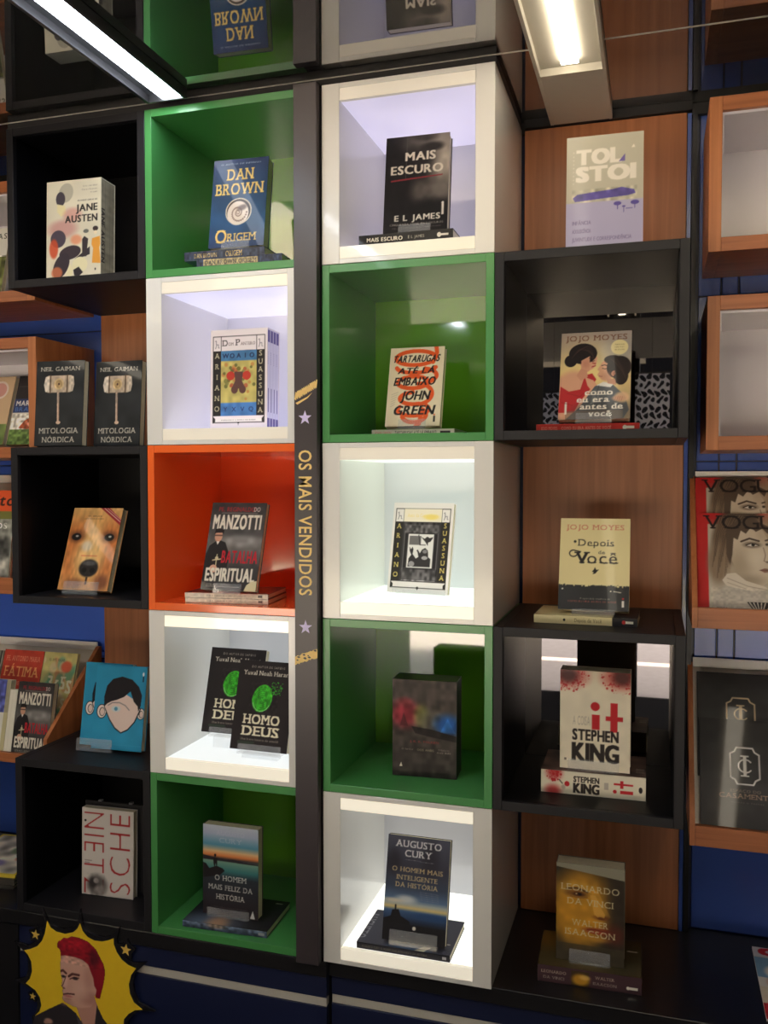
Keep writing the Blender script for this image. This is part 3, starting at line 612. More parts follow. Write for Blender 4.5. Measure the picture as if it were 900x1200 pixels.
s = sp(.2, .0155, (226, 216, 196), lambda s: (s.T('JOHN GREEN', .04, .3, .4, (220, 120, 90), w=.2), s.T('TARTARUGAS ATÉ LÁ EMBAIXO', .28, .25, .45, (50, 44, 44), w=.5, slant=.2), s.R(.83, .3, .95, .7, (70, 60, 60))))
lying('book', 'thin white book lying flat in the green cube, under the cream novel', .0775, .128, fl(1), 0, .201, .14, .016, s, (228, 218, 198))

# --- romance novel with a couple
c = Can(.155, .214, (222, 200, 160)); c.G([(0, (176, 160, 150)), (.25, (204, 186, 150)), (.5, (236, 208, 140)), (1, (150, 132, 110))]); c.E(.5, .42, .4, .22, (246, 222, 150), .8, .8); c.E(.9, .25, .3, .2, (150, 150, 158), .6, .8)
c.E(.2, .75, .32, .3, (224, 170, 140), 1, .15); c.P([(.02, .62), (.14, .68), (.3, .66), (.36, .5), (.46, .48), (.52, .55), (.44, .66), (.3, .8), (.22, .92), (0, .92)], (190, 44, 48)); c.P([(.36, .52), (.48, .56), (.6, .68), (.52, .74), (.4, .62)], (226, 172, 140))
c.E(.4, .33, .12, .115, (226, 170, 140)); c.P([(.46, .28), (.53, .3), (.49, .35), (.47, .42), (.4, .43)], (226, 170, 140)); c.E(.32, .25, .2, .12, (34, 26, 28)); c.E(.15, .33, .09, .07, (34, 26, 28)); c.L([(.46, .36), (.5, .37)], .015, (170, 50, 50)); c.P([(.3, .33), (.42, .28), (.42, .45), (.3, .5)], (222, 164, 134))
c.E(.66, .45, .1, .12, (226, 172, 138)); c.P([(.58, .38), (.53, .44), (.56, .46), (.53, .5), (.6, .56), (.7, .56)], (226, 172, 138)); c.E(.83, .42, .17, .13, (38, 28, 28), rot=.3); c.E(.74, .33, .12, .05, (38, 28, 28)); c.E(.76, .49, .035, .03, (214, 150, 120)); c.E(.86, .52, .1, .1, (40, 30, 28))
c.P([(.5, .63), (.62, .58), (.76, .62), (.92, .74), (.98, .9), (.9, 1), (.1, 1), (.3, .86)], (86, 92, 98)); c.P([(.52, .62), (.62, .58), (.76, .61), (.72, .645)], (236, 232, 226)); c.E(.88, .76, .1, .06, (230, 190, 150), .9, .3); c.E(.6, .9, .35, .1, (60, 60, 62), .7, .5); c.R(.1, .9, .9, 1, (120, 104, 90), .5); c.R(.09, .82, .12, .94, (232, 228, 216)); c.E(.105, .81, .014, None, (232, 228, 216))
c.L([(.42, .335), (.455, .345), (.485, .335)], .010, (60, 36, 34)); c.L([(.41, .305), (.45, .298), (.49, .31)], .010, (70, 44, 38)); c.L([(.455, .405), (.50, .395)], .016, (176, 50, 52)); c.E(.37, .37, .05, .04, (206, 140, 116), .7, .8); c.P([(.30, .42), (.38, .44), (.40, .52), (.30, .56), (.24, .5)], (214, 156, 128))
for k in range(9): c.L([(.16+.01*k, .3-.012*k), (.26+.02*k, .2-.006*k), (.42+.008*k, .22+.012*k)], .006, (74, 52, 46), .6)
c.L([(.60, .425), (.635, .435), (.67, .428)], .010, (60, 38, 34)); c.L([(.59, .395), (.63, .388), (.68, .402)], .013, (60, 40, 34)); c.L([(.555, .515), (.60, .52)], .012, (170, 90, 78)); c.E(.66, .52, .07, .05, (196, 140, 110), .6, .8); c.P([(.66, .55), (.78, .55), (.80, .62), (.68, .60)], (206, 150, 120)); c.E(.765, .49, .018, .02, (180, 116, 92), .9, .4)
for k in range(8): c.L([(.70+.012*k, .32+.008*k), (.80+.01*k, .33+.02*k), (.88+.008*k, .42+.02*k)], .006, (72, 54, 48), .6)
c.P([(.50, .66), (.58, .70), (.55, .80), (.44, .84)], (110, 114, 118), .8); c.L([(.56, .62), (.50, .86)], .008, (60, 62, 66)); c.L([(.12, .70), (.30, .74), (.42, .66)], .008, (150, 30, 36)); c.L([(.04, .80), (.2, .84)], .008, (150, 30, 36)); c.E(.84, .77, .09, .03, (214, 166, 136), .9, .4); [c.L([(.80+.03*i, .75), (.78+.03*i, .80)], .006, (176, 124, 100)) for i in range(4)]
c.T('JOJO MOYES', .5, .04, .06, (120, 76, 60), al='c', w=.86, serif=True); c.E(.83, .19, .12, None, (236, 222, 166)); [c.T(t, .83, .15+.03*i, .012, (130, 110, 80), al='c', w=.13) for i, t in enumerate(['Agora uma', 'superprodução', 'do cinema'])]
for t, x, y, wd in (('como', .56, .675, .38), ('eu era', .48, .755, .44), ('antes de', .6, .835, .58), ('você', .58, .915, .30)): c.T(t, x, y-.012, .062, (244, 238, 226), al='c', w=wd, serif=True, bold=2)
book('book', 'romance novel with a dark haired couple and white lettering, in the upper mirrored cube', .5158, .122, 1.7425, -.02, .30, .1545, .2095, .024, c, (60, 54, 50))
stand('clear stand under the romance novel with the couple', .5158, .122, 1.7425, -.02, .30, .1545, .024, .08)
s = sp(.2205, .0175, (204, 56, 48), lambda s: (s.T('JOJO MOYES', .05, .35, .33, (236, 170, 150), w=.16, serif=True), s.T('COMO EU ERA ANTES DE VOCÊ', .25, .35, .33, (240, 180, 160), w=.48, serif=True), s.R(.87, .35, .95, .65, W_), s.E(.86, .5, .02, None, W_)))
lying('book', 'thin red book lying flat under the romance novel', .4705, .1, fl(1, .02), .01, .2205, .15, .018, s, (200, 56, 48))

# --- dog book
c = Can(.150, .2235, (214, 150, 84)); c.G([(0, (222, 176, 112)), (.3, (206, 128, 66)), (.6, (226, 170, 100)), (1, (216, 160, 96))]); c.E(.5, .35, .16, .3, (236, 190, 120), .8, .8); c.E(.15, .6, .16, .3, (196, 110, 56), .8, .8); c.E(.88, .6, .16, .3, (196, 108, 56), .8, .8); c.E(.5, .6, .28, .2, (238, 196, 130), .9, .7)
for x, rt in ((.17, .1), (.83, -.1)): c.E(x, .355, .15, .07, (120, 72, 44), .9, .5); c.E(x, .36, .095, .044, (20, 14, 14), 1, .15); c.E(x+.01, .352, .03, .012, (200, 206, 206), .9, .3)
c.E(.42, .47, .10, .06, (226, 214, 196), .8, .6); c.P([(.34, .58), (.66, .58), (.66, .595), (.34, .595)], (222, 130, 90), .8); c.E(.54, .735, .19, .105, (40, 36, 36), 1, .15); c.E(.54, .675, .13, .03, (96, 96, 98), .9, .5); c.E(.46, .76, .05, .03, (14, 12, 12)); c.E(.62, .76, .05, .03, (14, 12, 12)); c.R(.52, .84, .56, .93, (60, 40, 34)); c.E(.3, .92, .2, .06, (150, 96, 62), .8, .5); c.E(.84, .9, .14, .09, (120, 70, 50), .8, .6); c.N(.10, 26, 14)
c.T('W. BRUCE', .46, .095, .018, (110, 76, 50), al='c', w=.28); c.T('QUATRO VIDAS DE UM CACHORRO', .45, .13, .014, (110, 76, 50), al='c', w=.4); c.P([(.54, 0), (.72, 0), (1, .145), (1, .215)], (160, 36, 46)); c.L([(.62, .005), (.99, .172)], .012, (236, 200, 190)); c.L([(.68, .005), (.99, .145)], .008, (236, 200, 190))
book('book', 'novel with a golden dog face filling its cover, leaning in a black cube', -.8028, .1167, 1.3242, -.005, .352, .150, .2235, .022, c, (204, 150, 96))
stand('clear stand under the dog face novel', -.8028, .1167, 1.3242, -.005, .352, .150, .022, .1, .12, .82, .03)

# --- grey religious book, twice on the wall
def priest():
    c = Can(.1485, .2184, (74, 72, 72)); c.G([(0, (58, 54, 54)), (.3, (74, 72, 72)), (.5, (110, 108, 106)), (.7, (70, 68, 68)), (1, (50, 48, 50))]); c.E(.62, .44, .34, .06, (150, 148, 146), .9, .6); c.N(.12, 10, 16)
    c.T('PE. REGINALDO', .47, .055, .05, (150, 44, 50), al='c', w=.66, bold=3); c.T('DO', .78, .055, .05, (196, 180, 176), w=.11, bold=2); c.L([(.2, .125), (.85, .125)], .006, (190, 186, 180)); c.T('MANZOTTI', .5, .15, .155, (228, 222, 206), al='c', w=.86, bold=4)
    c.P([(0, .62), (.06, .5), (.2, .43), (.34, .46), (.44, .6), (.42, .82), (.0, .92)], (38, 34, 36)); c.E(.2, .39, .07, .065, (206, 156, 130)); c.P([(.12, .37), (.13, .31), (.2, .3), (.29, .32), (.29, .37), (.27, .35), (.14, .355)], (36, 28, 28)); c.R(.13, .375, .27, .39, (70, 50, 46), .8); c.P([(.17, .45), (.23, .45), (.2, .49)], (236, 232, 226))
    c.T('BATALHA', .63, .555, .135, (190, 34, 48), al='c', w=.64, bold=3); c.E(.22, .64, .03, None, (206, 196, 160)); c.L([(.15, .665), (.29, .65)], .02, (206, 196, 160)); c.L([(.22, .60), (.22, .76)], .018, (206, 196, 160)); c.E(.18, .76, .07, .045, (214, 164, 138))
    c.T('ESPIRITUAL', .5, .755, .14, (228, 222, 206), al='c', w=.88, bold=4); c.T('ENTRE ANJOS E DEMÔNIOS', .1, .925, .022, (200, 194, 180), w=.42); c.L([(.1, .958), (.7, .958)], .005, (190, 186, 176)); c.P([(.78, 1), (.82, .93), (.9, .89), (1, .88), (1, 1)], (216, 206, 166))
    return c
pr = priest()
book('book', 'dark grey book with a man in black and tall white letters, in the orange cube', -.3467, .0644, 1.3464, -.035, .299, .1485, .2184, .016, pr, (70, 66, 66))
stand('clear stand under the dark grey book in the orange cube', -.3467, .0644, 1.3464, -.035, .299, .1485, .016, .09)
s = sp(.21, .0112, (216, 206, 190), lambda s: (s.T('BATALHA ESPIRITUAL', .3, .35, .3, (150, 140, 130), w=.4), s.R(.88, .3, .93, .7, (90, 80, 80)), s.N(.1, 40, 2)))
tp = Can(.21, .148, (52, 34, 34), 300)
lying('book', 'thin pale spined book lying flat in the orange cube, upper of two', -.3655, .022, fl(2)+.0122, .113, .2105, .15, .0118, s, (86, 40, 36))
lying('book', 'thin pale spined book lying flat in the orange cube, lower of two', -.3635, .020, fl(2), .107, .2105, .15, .0118, s, (86, 40, 36))

# --- framed black and white folk print
c = Can(.158, .2194, (232, 224, 222)); suassuna(c, False); gk = (52, 48, 50)
c.R(.19, .07, .81, .215, (238, 226, 206)); c.E(.64, .16, .12, .03, (240, 214, 110), .9, .5); c.T('Auto da Compadecida', .5, .125, .035, (238, 214, 130), al='c', w=.5, serif=True)
c.R(.19, .215, .81, .875, (56, 52, 54)); c.R(.22, .245, .78, .335, (92, 88, 90)); c.N(.5, 26, 30, .2, .22, .8, .34); c.R(.29, .35, .71, .72, (226, 222, 220)); c.R(.23, .35, .275, .72, (36, 32, 34)); c.R(.725, .35, .77, .72, (36, 32, 34)); c.L([(.225, .34), (.225, .86), (.775, .86), (.775, .34)], .008, (170, 166, 168)); c.R(.22, .74, .78, .86, (84, 80, 82)); c.N(.5, 24, 24, .2, .73, .8, .87)
c.R(.31, .37, .5, .47, (110, 106, 108)); c.L([(.46, .36), (.49, .47), (.58, .47)], .014, gk); c.P([(.5, .38), (.56, .4), (.6, .375), (.64, .39), (.7, .38), (.66, .43), (.62, .44), (.62, .48), (.58, .44)], gk)
c.P([(.31, .71), (.32, .62), (.36, .58), (.33, .54), (.32, .49), (.35, .52), (.37, .49), (.39, .52), (.38, .57), (.44, .62), (.48, .60), (.46, .55), (.44, .53), (.46, .52), (.5, .56), (.53, .52), (.58, .5), (.63, .53), (.64, .6), (.68, .62), (.68, .71)], gk); c.E(.37, .68, .05, .03, (150, 146, 148)); c.E(.58, .61, .05, .02, (170, 166, 168)); c.E(.58, .54, .04, .02, (130, 126, 128))
book('book', 'white framed book with a black and white woodcut, in the middle white cube', .0971, .1877, 1.3424, -.16, .20, .158, .2194, .014, c, (234, 228, 228))
stand('clear stand under the black and white woodcut book', .0971, .1877, 1.3424, -.16, .20, .158, .014, .1, .1, .98, .012)

# --- yellow and black novel on the lower mirrored cube
c = Can(.153, .2165, (236, 222, 166)); c.R(0, .73, 1, 1, (48, 50, 52)); r = random.Random(8)
for i in range(60): c.E(r.random(), .73+.012*r.random(), .012*r.random()+.004, None, (48, 50, 52) if r.random() < .6 else (236, 222, 166))
c.T('JOJO MOYES', .5, .075, .052, (214, 130, 106), al='c', w=.82, serif=True); c.T('Depois', .52, .235, .07, (46, 42, 40), al='c', w=.50, serif=True); c.E(.22, .26, .02, None, (46, 42, 40)); c.T('de', .6, .355, .035, (70, 66, 60), al='c', w=.09, serif=True)
c.T('V', .24, .375, .12, (40, 36, 36), w=.17, serif=True, bold=2); c.T('ocê', .40, .375, .12, (40, 36, 36), w=.42, serif=True); c.L(arc(.2, .39, .055, .035, .5, 5.2)+[(.3, .37)], .018, (40, 36, 36))
c.P([(.47, .585), (.5, .56), (.51, .535), (.535, .565), (.57, .56), (.54, .585), (.52, .605), (.48, .61), (.5, .59)], (34, 32, 32)); c.T('A aguardada sequência de', .52, .865, .014, (196, 190, 176), al='c', w=.42); c.T('COMO EU ERA ANTES DE VOCÊ', .48, .895, .02, (180, 90, 84), al='c', w=.68)
c.R(.895, .885, .93, .955, (232, 228, 220)); c.E(.912, .865, .014, None, (200, 60, 60)); c.L([(.78, .79), (.88, .80)], .012, W_); c.E(.06, .775, .012, None, W_); c.E(.74, .79, .01, None, W_)
book('book', 'pale yellow novel with a black lower band, standing on the lower mirrored cube', .5147, .155, 1.3215, .004, .30, .1528, .2095, .022, c, (226, 214, 166))
stand('clear stand under the pale yellow novel', .5147, .155, 1.3215, .004, .30, .1528, .022, .1, .2, .8, .01)
s = sp(.2215, .0165, (214, 202, 156), lambda s: (s.R(.76, 0, 1, 1, (44, 42, 46)), s.E(.3, .5, .012, None, K_), s.T('Depois de Você', .4, .28, .42, (120, 106, 80), w=.26, serif=True), s.R(.88, .35, .96, .65, W_), s.E(.87, .5, .018, None, (200, 60, 60))))
tp = Can(.2215, .15, (220, 208, 160), 300); tp.R(.76, 0, 1, 1, (40, 38, 42))
lying('book', 'yellow book lying flat with a black end, under the pale yellow novel', .470, .082, 1.3002, -.02, .2215, .15, .0175, s, (214, 202, 156), tp)

# --- two sky blue books
def boy(flip=0):
    c = Can(.145, .2180, (44, 148, 190)); c.N(.04, 5, 8); ln = (26, 24, 30); sk = (230, 206, 196)
    for ex, s_ in ((.16, 1), (.93, .8)): c.E(ex, .555, .1*s_, .085*s_, ln); c.E(ex, .555, .085*s_, .075*s_, (238, 226, 218)); c.E(ex+.01, .56, .055*s_, .052*s_, ln); c.E(ex+.013, .56, .045*s_, .045*s_, sk)
    c.P([(.22, .4), (.5, .3), (.8, .4), (.93, .5), (.83, .66), (.7, .76), (.57, .80), (.44, .75), (.32, .65), (.2, .5)], ln); c.P([(.235, .4), (.5, .3), (.8, .4), (.91, .5), (.81, .655), (.69, .745), (.57, .785), (.45, .735), (.335, .64), (.215, .5)], sk)
    c.P([(.2, .5), (.19, .38), (.23, .25), (.34, .165), (.52, .13), (.72, .16), (.86, .24), (.93, .34), (.92, .46), (.88, .53), (.86, .47), (.78, .42), (.7, .3), (.58, .37), (.44, .41), (.34, .43), (.26, .46)], (30, 26, 32))
    c.E(.44, .515, .09, .035, (206, 216, 218)); c.E(.44, .515, .035, None, (90, 150, 178)); c.R(.92, .115, .945, .18, ln); c.E(.93, .09, .018, .025, (240, 240, 240))
    c.L([(.28, .48), (.36, .445), (.5, .44), (.62, .47), (.7, .52)], .02, (150, 140, 140)); c.R(.0, .93, 1, .94, (60, 160, 200), .6)
    return c
bo = boy()
book('book', 'sky blue book with a black haired head, mostly hidden behind its twin', -.7562, .1403, .9035, .0145, .17, .142, .2180, .018, bo, (44, 146, 188), 'sky blue books on the lower left black cube')
book('book', 'sky blue book with a black haired head, the front one of the pair', -.7050, .1182, .9035, .0389, .17, .1483, .2186, .021, bo, (44, 146, 188), 'sky blue books on the lower left black cube')
stand('clear stand under the two sky blue books', -.745, .1040, .9035, .0389, .17, .15, .074, .08, .05, .75, .03)

# --- two fingerprint books
def finger():
    c = Can(.155, .2235, (38, 32, 34)); c.N(.06, 6, 8)
    c.T('DO AUTOR DE SAPIENS', .52, .06, .022, (186, 178, 166), al='c', w=.58); c.T('Yuval Noah Harari', .50, .115, .048, (228, 220, 204), al='c', w=.80, serif=True, bold=1); r = random.Random(3)
    for i in range(60): a = r.random()*6.28; c.E(.60+.2*r.random(), .30+.14*(r.random()-.5), .008, None, (60, 170, 50))
    c.E(.47, .42, .17, .155, (64, 176, 44), rot=.25); 
    for k in range(6):
        q = .155-.026*k; c.L([(.47+q*math.cos(a)*.95+.02*math.sin(a*3), .43+q*.9*math.sin(a)) for a in [i*.35 for i in range(19)]], .007, (30, 120, 30))
    c.N(.28, 30, 34, .25, .24, .75, .6); c.L(arc(.46, .42, .16, .145, .5, 2.8), .006, (190, 220, 190))
    c.T('HOMO', .5, .605, .10, (232, 224, 196), al='c', w=.62, serif=True, bold=2); c.T('DEUS', .5, .735, .10, (232, 224, 196), al='c', w=.62, serif=True, bold=2); c.T('Uma breve história do amanhã', .5, .865, .022, (180, 172, 156), al='c', w=.66, serif=True); c.R(.12, .90, .42, .93, (50, 60, 50))
    return c
fi = finger(); WP = mat('white_pages', (232, 228, 216), .7)
book('book', 'black book with a green fingerprint, the farther left one in the white cube', -.3830, .1300, .9720, -.02, .285, .1560, .2137, .018, fi, (226, 222, 214), 'green fingerprint books')
stand('clear stand under the farther left fingerprint book', -.3830, .1300, .9720, -.02, .285, .156, .018, .1, .15, .8, .02, rise=.032)
book('book', 'black book with a green fingerprint, the nearer right one in the white cube', -.2747, .0750, .9540, -.03, .28, .1530, .2155, .018, fi, (226, 222, 214), 'green fingerprint books')
stand('clear stand under the nearer right fingerprint book', -.2747, .0750, .9540, -.03, .28, .153, .018, .1, .15, .9, .02, rise=.0145)

# --- dark boxed set in the green cube
c = Can(.153, .2283, (70, 60, 58)); c.G([(0, (84, 74, 68)), (.5, (78, 70, 66)), (1, (58, 52, 52))]); c.E(.2, .36, .22, .13, (170, 56, 70), .95, .6); c.P([(.12, .48), (.18, .34), (.25, .48)], (90, 40, 46), .7); c.E(.2, .24, .1, .05, (150, 60, 66), .7, .7); c.E(.45, .37, .1, .1, (140, 150, 70), .8, .7); c.E(.6, .42, .2, .1, (110, 104, 92), .8, .8); c.E(.86, .45, .2, .1, (38, 92, 170), .95, .6); c.P([(.74, .53), (.86, .38), (.98, .53)], (60, 130, 210), .5); c.P([(.3, .48), (.6, .5), (1, .56), (1, .62), (.6, .58), (.36, .55)], (40, 34, 34), .9); c.N(.25, 14, 18)
c.T('J. R. R. TOLKIEN', .5, .625, .02, (170, 60, 62), al='c', w=.44, serif=True); c.T('O Senhor', .24, .71, .016, (170, 160, 150), al='c', w=.18, serif=True); c.T('DOS ANÉIS', .52, .71, .018, (190, 184, 150), al='c', w=.25, serif=True); c.T('O Retorno', .8, .70, .014, (170, 160, 150), al='c', w=.17, serif=True); c.T('DO REI', .8, .73, .014, (170, 160, 150), al='c', w=.2, serif=True); c.P([(.115, .9), (.14, .855), (.16, .9)], W_)
s = Can(.066, .2283, (52, 46, 46), 500)
boxset('boxed_set', 'dark brown boxed set with red, green and blue cloudy patches', .1368, .1026, fl(3), .05, .003, .153, .2283, .07, c, ((54, 48, 48), 3, s), (52, 46, 46))

# --- thick white books with red splashes
def splash(c):
    r = np.random.default_rng(3)
    for cx in (.12, .88):
        c.E(cx, .06, .24, .10, (206, 52, 48), .75, .7); c.DOTS(cx, .07, .3, .15, 240, (196, 44, 44), .004, .018, .8, .8); c.E(cx, .055, .13, .075, (84, 50, 46), .95, .6)
c = Can(.151, .2221, (232, 222, 198)); splash(c)
pass
c.E(.505, .355, .065, None, (196, 36, 44)); c.R(.46, .435, .57, .585, (196, 36, 44)); c.R(.72, .31, .82, .6, (196, 36, 44)); c.R(.655, .445, .895, .49, (196, 36, 44))
c.T('A COISA', .19, .46, .09, (186, 176, 160), w=.24); c.T('STEPHEN', .19, .595, .105, (44, 36, 34), w=.64, bold=4); c.T('KING', .19, .735, .17, (44, 36, 34), w=.64, bold=5); c.R(.07, .89, .1, .915, (110, 100, 90)); c.N(.03, 8, 12)
book('book', 'thick white novel with red splashes and tall black letters, standing in the lower mirrored cube', .5267, .1044, .9735, -.008, -.0, .151, .2205, .048, c, (206, 196, 172))
stand('clear stand under the thick white novel with red splashes', .5267, .1044, .9735, -.008, 0, .151, .048, .05, .12, .85, .024)
def spf(s):
    s.E(.13, .1, .07, .3, (190, 40, 44), .8, .7); s.E(.12, .9, .07, .25, (190, 40, 44), .8, .7); s.DOTS(.13, .1, .08, .4, 60, (190, 40, 44)); s.L([(.18, .4), (.21, .55)], .01, (60, 50, 50)); s.E(.255, .55, .025, None, (196, 36, 44)); s.E(.22, .7, .02, .1, (150, 130, 120), .6, .5)
    s.T('STEPHEN', .32, .2, .24, (44, 36, 34), w=.24, bold=4); s.T('KING', .32, .5, .4, (44, 36, 34), w=.24, bold=5); s.R(.61, .36, .65, .66, (190, 180, 166)); s.R(.70, .34, .88, .42, (196, 36, 44)); s.R(.76, .22, .79, .55, (196, 36, 44)); s.E(.71, .7, .018, None, (196, 36, 44)); s.R(.76, .64, .88, .78, (196, 36, 44)); s.E(.95, .55, .018, .13, (40, 34, 34))
s = sp(.2245, .0495, (232, 224, 202), spf, 900)
tp = Can(.2245, .15, (96, 72, 64), 400); tp.N(.3, 8, 6); [tp.R(.9, .62+.022*i, .98, .63+.022*i, (220, 216, 206)) for i in range(9)]
lying('book', 'thick white book lying flat with red and black spine lettering', .4875, .0860, fl(3, .02), .01, .2245, .152, .0505, s, (206, 196, 176), tp)

# --- white book with upright red lettering
c = Can(.1515, .2295, (214, 206, 200)); rd = (176, 44, 44)
c.T('NIETZ', .45, .04, .40, rd, w=.94, rot=90, bold=-3, sp=.28); c.T('SCHE', .53, .96, .40, rd, w=.91, rot=-90, bold=-3, sp=.28)
c.E(.3, .88, .19, .12, (92, 86, 84), .9, .35); c.E(.22, .86, .07, .06, (52, 46, 46), .9, .5); c.E(.36, .93, .1, .05, (150, 142, 138), .9, .5); c.E(.28, .83, .05, .03, (170, 160, 156), .9, .4); c.N(.1, 20, 24, .1, .75, .45, 1); c.E(.07, .15, .02, None, K_); c.R(.06, .6, .2, .61, (150, 140, 136)); c.R(.06, .625, .16, .635, (150, 140, 136))
book('book', 'white book with thin upright dark red lettering, in the bottom left black cube', -.7180, .0906, .5215, .0469, .0271, .1513, .2292, .02, c, (208, 202, 198))
hb = thing('book_holder', 'black holder with a raised rim behind the white book with red lettering', 'book stand', (-.7180, .1190, .5215), (0, 0, .0469))
boxes('back_plate', [(-.006, .168, .0, .006, 0, .240)], M_BLK, hb); boxes('foot', [(0, .16, .0062, .07, 0, .005)], M_BLK, hb); [boxes('clip', [(q, q+.01, -.004, .006, .2405, .246)], mat('smoky_plastic', (120, 120, 124), .2), hb) for q in (.035, .125)]

# --- sunset novel
def sunset(c, dark=False):
    c.G([(0, (200, 206, 220)), (.1, (176, 186, 210)), (.22, (86, 150, 176)), (.29, (232, 190, 140)), (.34, (226, 130, 70)), (.37, (60, 50, 56)), (.40, (120, 160, 140)), (.5, (60, 124, 126)), (.58, (44, 50, 60)), (1, (44, 34, 38))])
    c.P([(0, .345), (.2, .36), (.4, .375), (.55, .365), (.75, .38), (1, .385), (1, .40), (0, .395)], (44, 38, 46)); c.P([(0, .43), (.06, .44), (.12, .49), (.25, .455), (.36, .475), (.4, .5), (.3, .56), (0, .6)], (30, 24, 28))
    c.E(.225, .34, .02, .018, (30, 24, 28)); c.P([(.19, .37), (.26, .37), (.265, .43), (.25, .48), (.235, .42), (.215, .48), (.195, .43)], (30, 24, 28))
c = Can(.150, .2234, (44, 34, 38)); sunset(c); c.T('AUGUSTO', .5, .06, .05, (206, 208, 226), al='c', w=.5, serif=True, a=.5); c.T('CURY', .5, .14, .05, (206, 210, 226), al='c', w=.4, serif=True, a=.5)
for t, y, wd in (('O HOMEM', .555, .56), ('MAIS FELIZ DA', .66, .78), ('HISTÓRIA', .765, .5)): c.T(t, .5, y, .055, (214, 212, 206), al='c', w=wd, serif=True)
c.T('Você conhece o mestre da felicidade', .5, .90, .014, (120, 112, 116), al='c', w=.6); c.P([(.85, .99), (.9, .9), (.94, .99)], (220, 220, 220))
book('book', 'novel with a sunset over water and a standing figure, in the dark green cube', -.3444, .0620, .5375, .0068, .0187, .1500, .2234, .028, c, (60, 56, 56))
stand('clear stand under the sunset novel', -.3444, .0620, .5375, .0068, .0187, .150, .028, .08, .1, .85, .02)
s = sp(.223, .0155, (64, 78, 100), lambda s: (s.G([(0, (110, 124, 150)), (1, (50, 60, 84))]), s.E(.4, .2, .1, .4, (200, 150, 110), .6, .7), s.N(.4, 30, 3), s.R(.9, .3, .97, .7, (150, 150, 156))))
tp = Can(.223, .15, (40, 38, 44), 400); tp.E(.3, .98, .3, .3, (120, 140, 170), .7, .8); tp.E(.4, .95, .12, .2, (220, 160, 110), .7, .7); tp.R(.85, .1, .93, .12, W_)
lying('book', 'glossy dark book lying flat under the sunset novel', -.3765, .018, fl(4), .031, .2225, .155, .0155, s, (44, 46, 56), tp)

# --- dark stormy novel
c = Can(.1488, .2356, (56, 58, 72)); c.G([(0, (78, 80, 96)), (.3, (58, 58, 72)), (.48, (60, 70, 90)), (.6, (90, 116, 150)), (.64, (170, 180, 180)), (.68, (220, 196, 130)), (.71, (70, 100, 140)), (.78, (40, 62, 96)), (.85, (26, 26, 32)), (1, (22, 22, 28))]); c.E(.7, .2, .12, .16, (44, 42, 52), .8, .8); c.E(.12, .25, .1, .1, (40, 38, 48), .8, .8); c.E(.35, .6, .15, .035, (226, 226, 220), .8, .7); c.E(.15, .62, .14, .02, (226, 214, 190), .8, .7); c.E(.75, .74, .3, .03, (36, 70, 116), .8, .6)
c.P([(0, .8), (.12, .77), (.14, .71), (.24, .7), (.28, .76), (.42, .8), (.44, .86), (.2, .92), (0, .9)], (22, 20, 26)); c.L([(.19, .715), (.19, .665)], .025, (24, 20, 26)); c.R(0, .83, 1, 1, (26, 24, 30), .8); c.E(.5, .86, .028, None, W_, .9); c.T('i', .5, .845, .02, W_, al='c', bold=6)
c.T('AUGUSTO', .5, .045, .062, (222, 222, 226), al='c', w=.72, serif=True, bold=1); c.T('CURY', .5, .135, .062, (222, 222, 226), al='c', w=.42, serif=True, bold=1); c.L([(.3, .225), (.75, .235)], .004, (150, 150, 160))
for t, y, wd in (('O HOMEM MAIS', .30, .80), ('INTELIGENTE', .375, .64), ('DA HISTÓRIA', .445, .66)): c.T(t, .5, y, .042, (214, 190, 140), al='c', w=wd, serif=True)
for i in range(5): c.L([(.56, .515+.018*i), (.86, .522+.018*i)], .004, (150, 150, 160), .7)
book('book', 'dark blue novel with a stormy sky and gold lettering, in the lowest white cube', .1317, .034, .5575, -.0056, .235, .1488, .2300, .02, c, (40, 40, 52))
stand('clear stand under the dark blue stormy novel', .1317, .034, .5575, -.0056, .235, .1488, .02, .1, .12, .88, .03)
s = sp(.2195, .0145, (44, 44, 52), lambda s: (s.T('AUGUSTO CURY O HOMEM MAIS INTELIGENTE DA HISTÓRIA', .06, .35, .3, (120, 112, 96), w=.7, serif=True), s.R(.92, .3, .96, .7, (170, 170, 176))))
tp = Can(.2195, .15, (66, 66, 80), 500); tp.T('AUGUSTO', .06, .12, .12, (150, 150, 160), w=.75, rot=90, serif=True); tp.E(.55, .96, .2, .1, (60, 96, 140), .8, .6); tp.P([(.62, 1), (.7, .86), (.78, .86), (.72, 1)], (220, 214, 190)); tp.R(.9, .7, .95, .72, W_)
lying('book', 'glossy charcoal book lying flat under the dark blue stormy novel', .0775, .0125, fl(4, .038), .0, .2195, .16, .0145, s, (66, 66, 80), tp)

# --- biography with a golden painted face
c = Can(.1497, .2233, (52, 44, 34)); c.G([(0, (46, 42, 40)), (.15, (60, 50, 36)), (1, (56, 50, 40))]); c.E(.38, .42, .42, .36, (196, 140, 40), 1, .45); c.E(.3, .56, .34, .26, (214, 152, 44), .9, .6); c.E(.3, .25, .22, .06, (206, 160, 70), .8, .7); c.E(.3, .3, .16, .035, (120, 74, 34), .85, .6); c.E(.33, .305, .06, .018, (70, 36, 24), .9, .4); c.P([(.52, .24), (.62, .26), (.8, .5), (.74, .54), (.56, .5)], (220, 160, 56), .9); c.E(.68, .52, .12, .025, (130, 70, 30), .8, .6); c.E(.62, .66, .2, .03, (150, 56, 34), .85, .6); c.E(.92, .35, .16, .3, (60, 50, 40), .9, .7); c.E(.85, .68, .16, .1, (110, 40, 30), .6, .7); c.R(0, .82, 1, 1, (74, 66, 50), .7); c.N(.08, 12, 16)
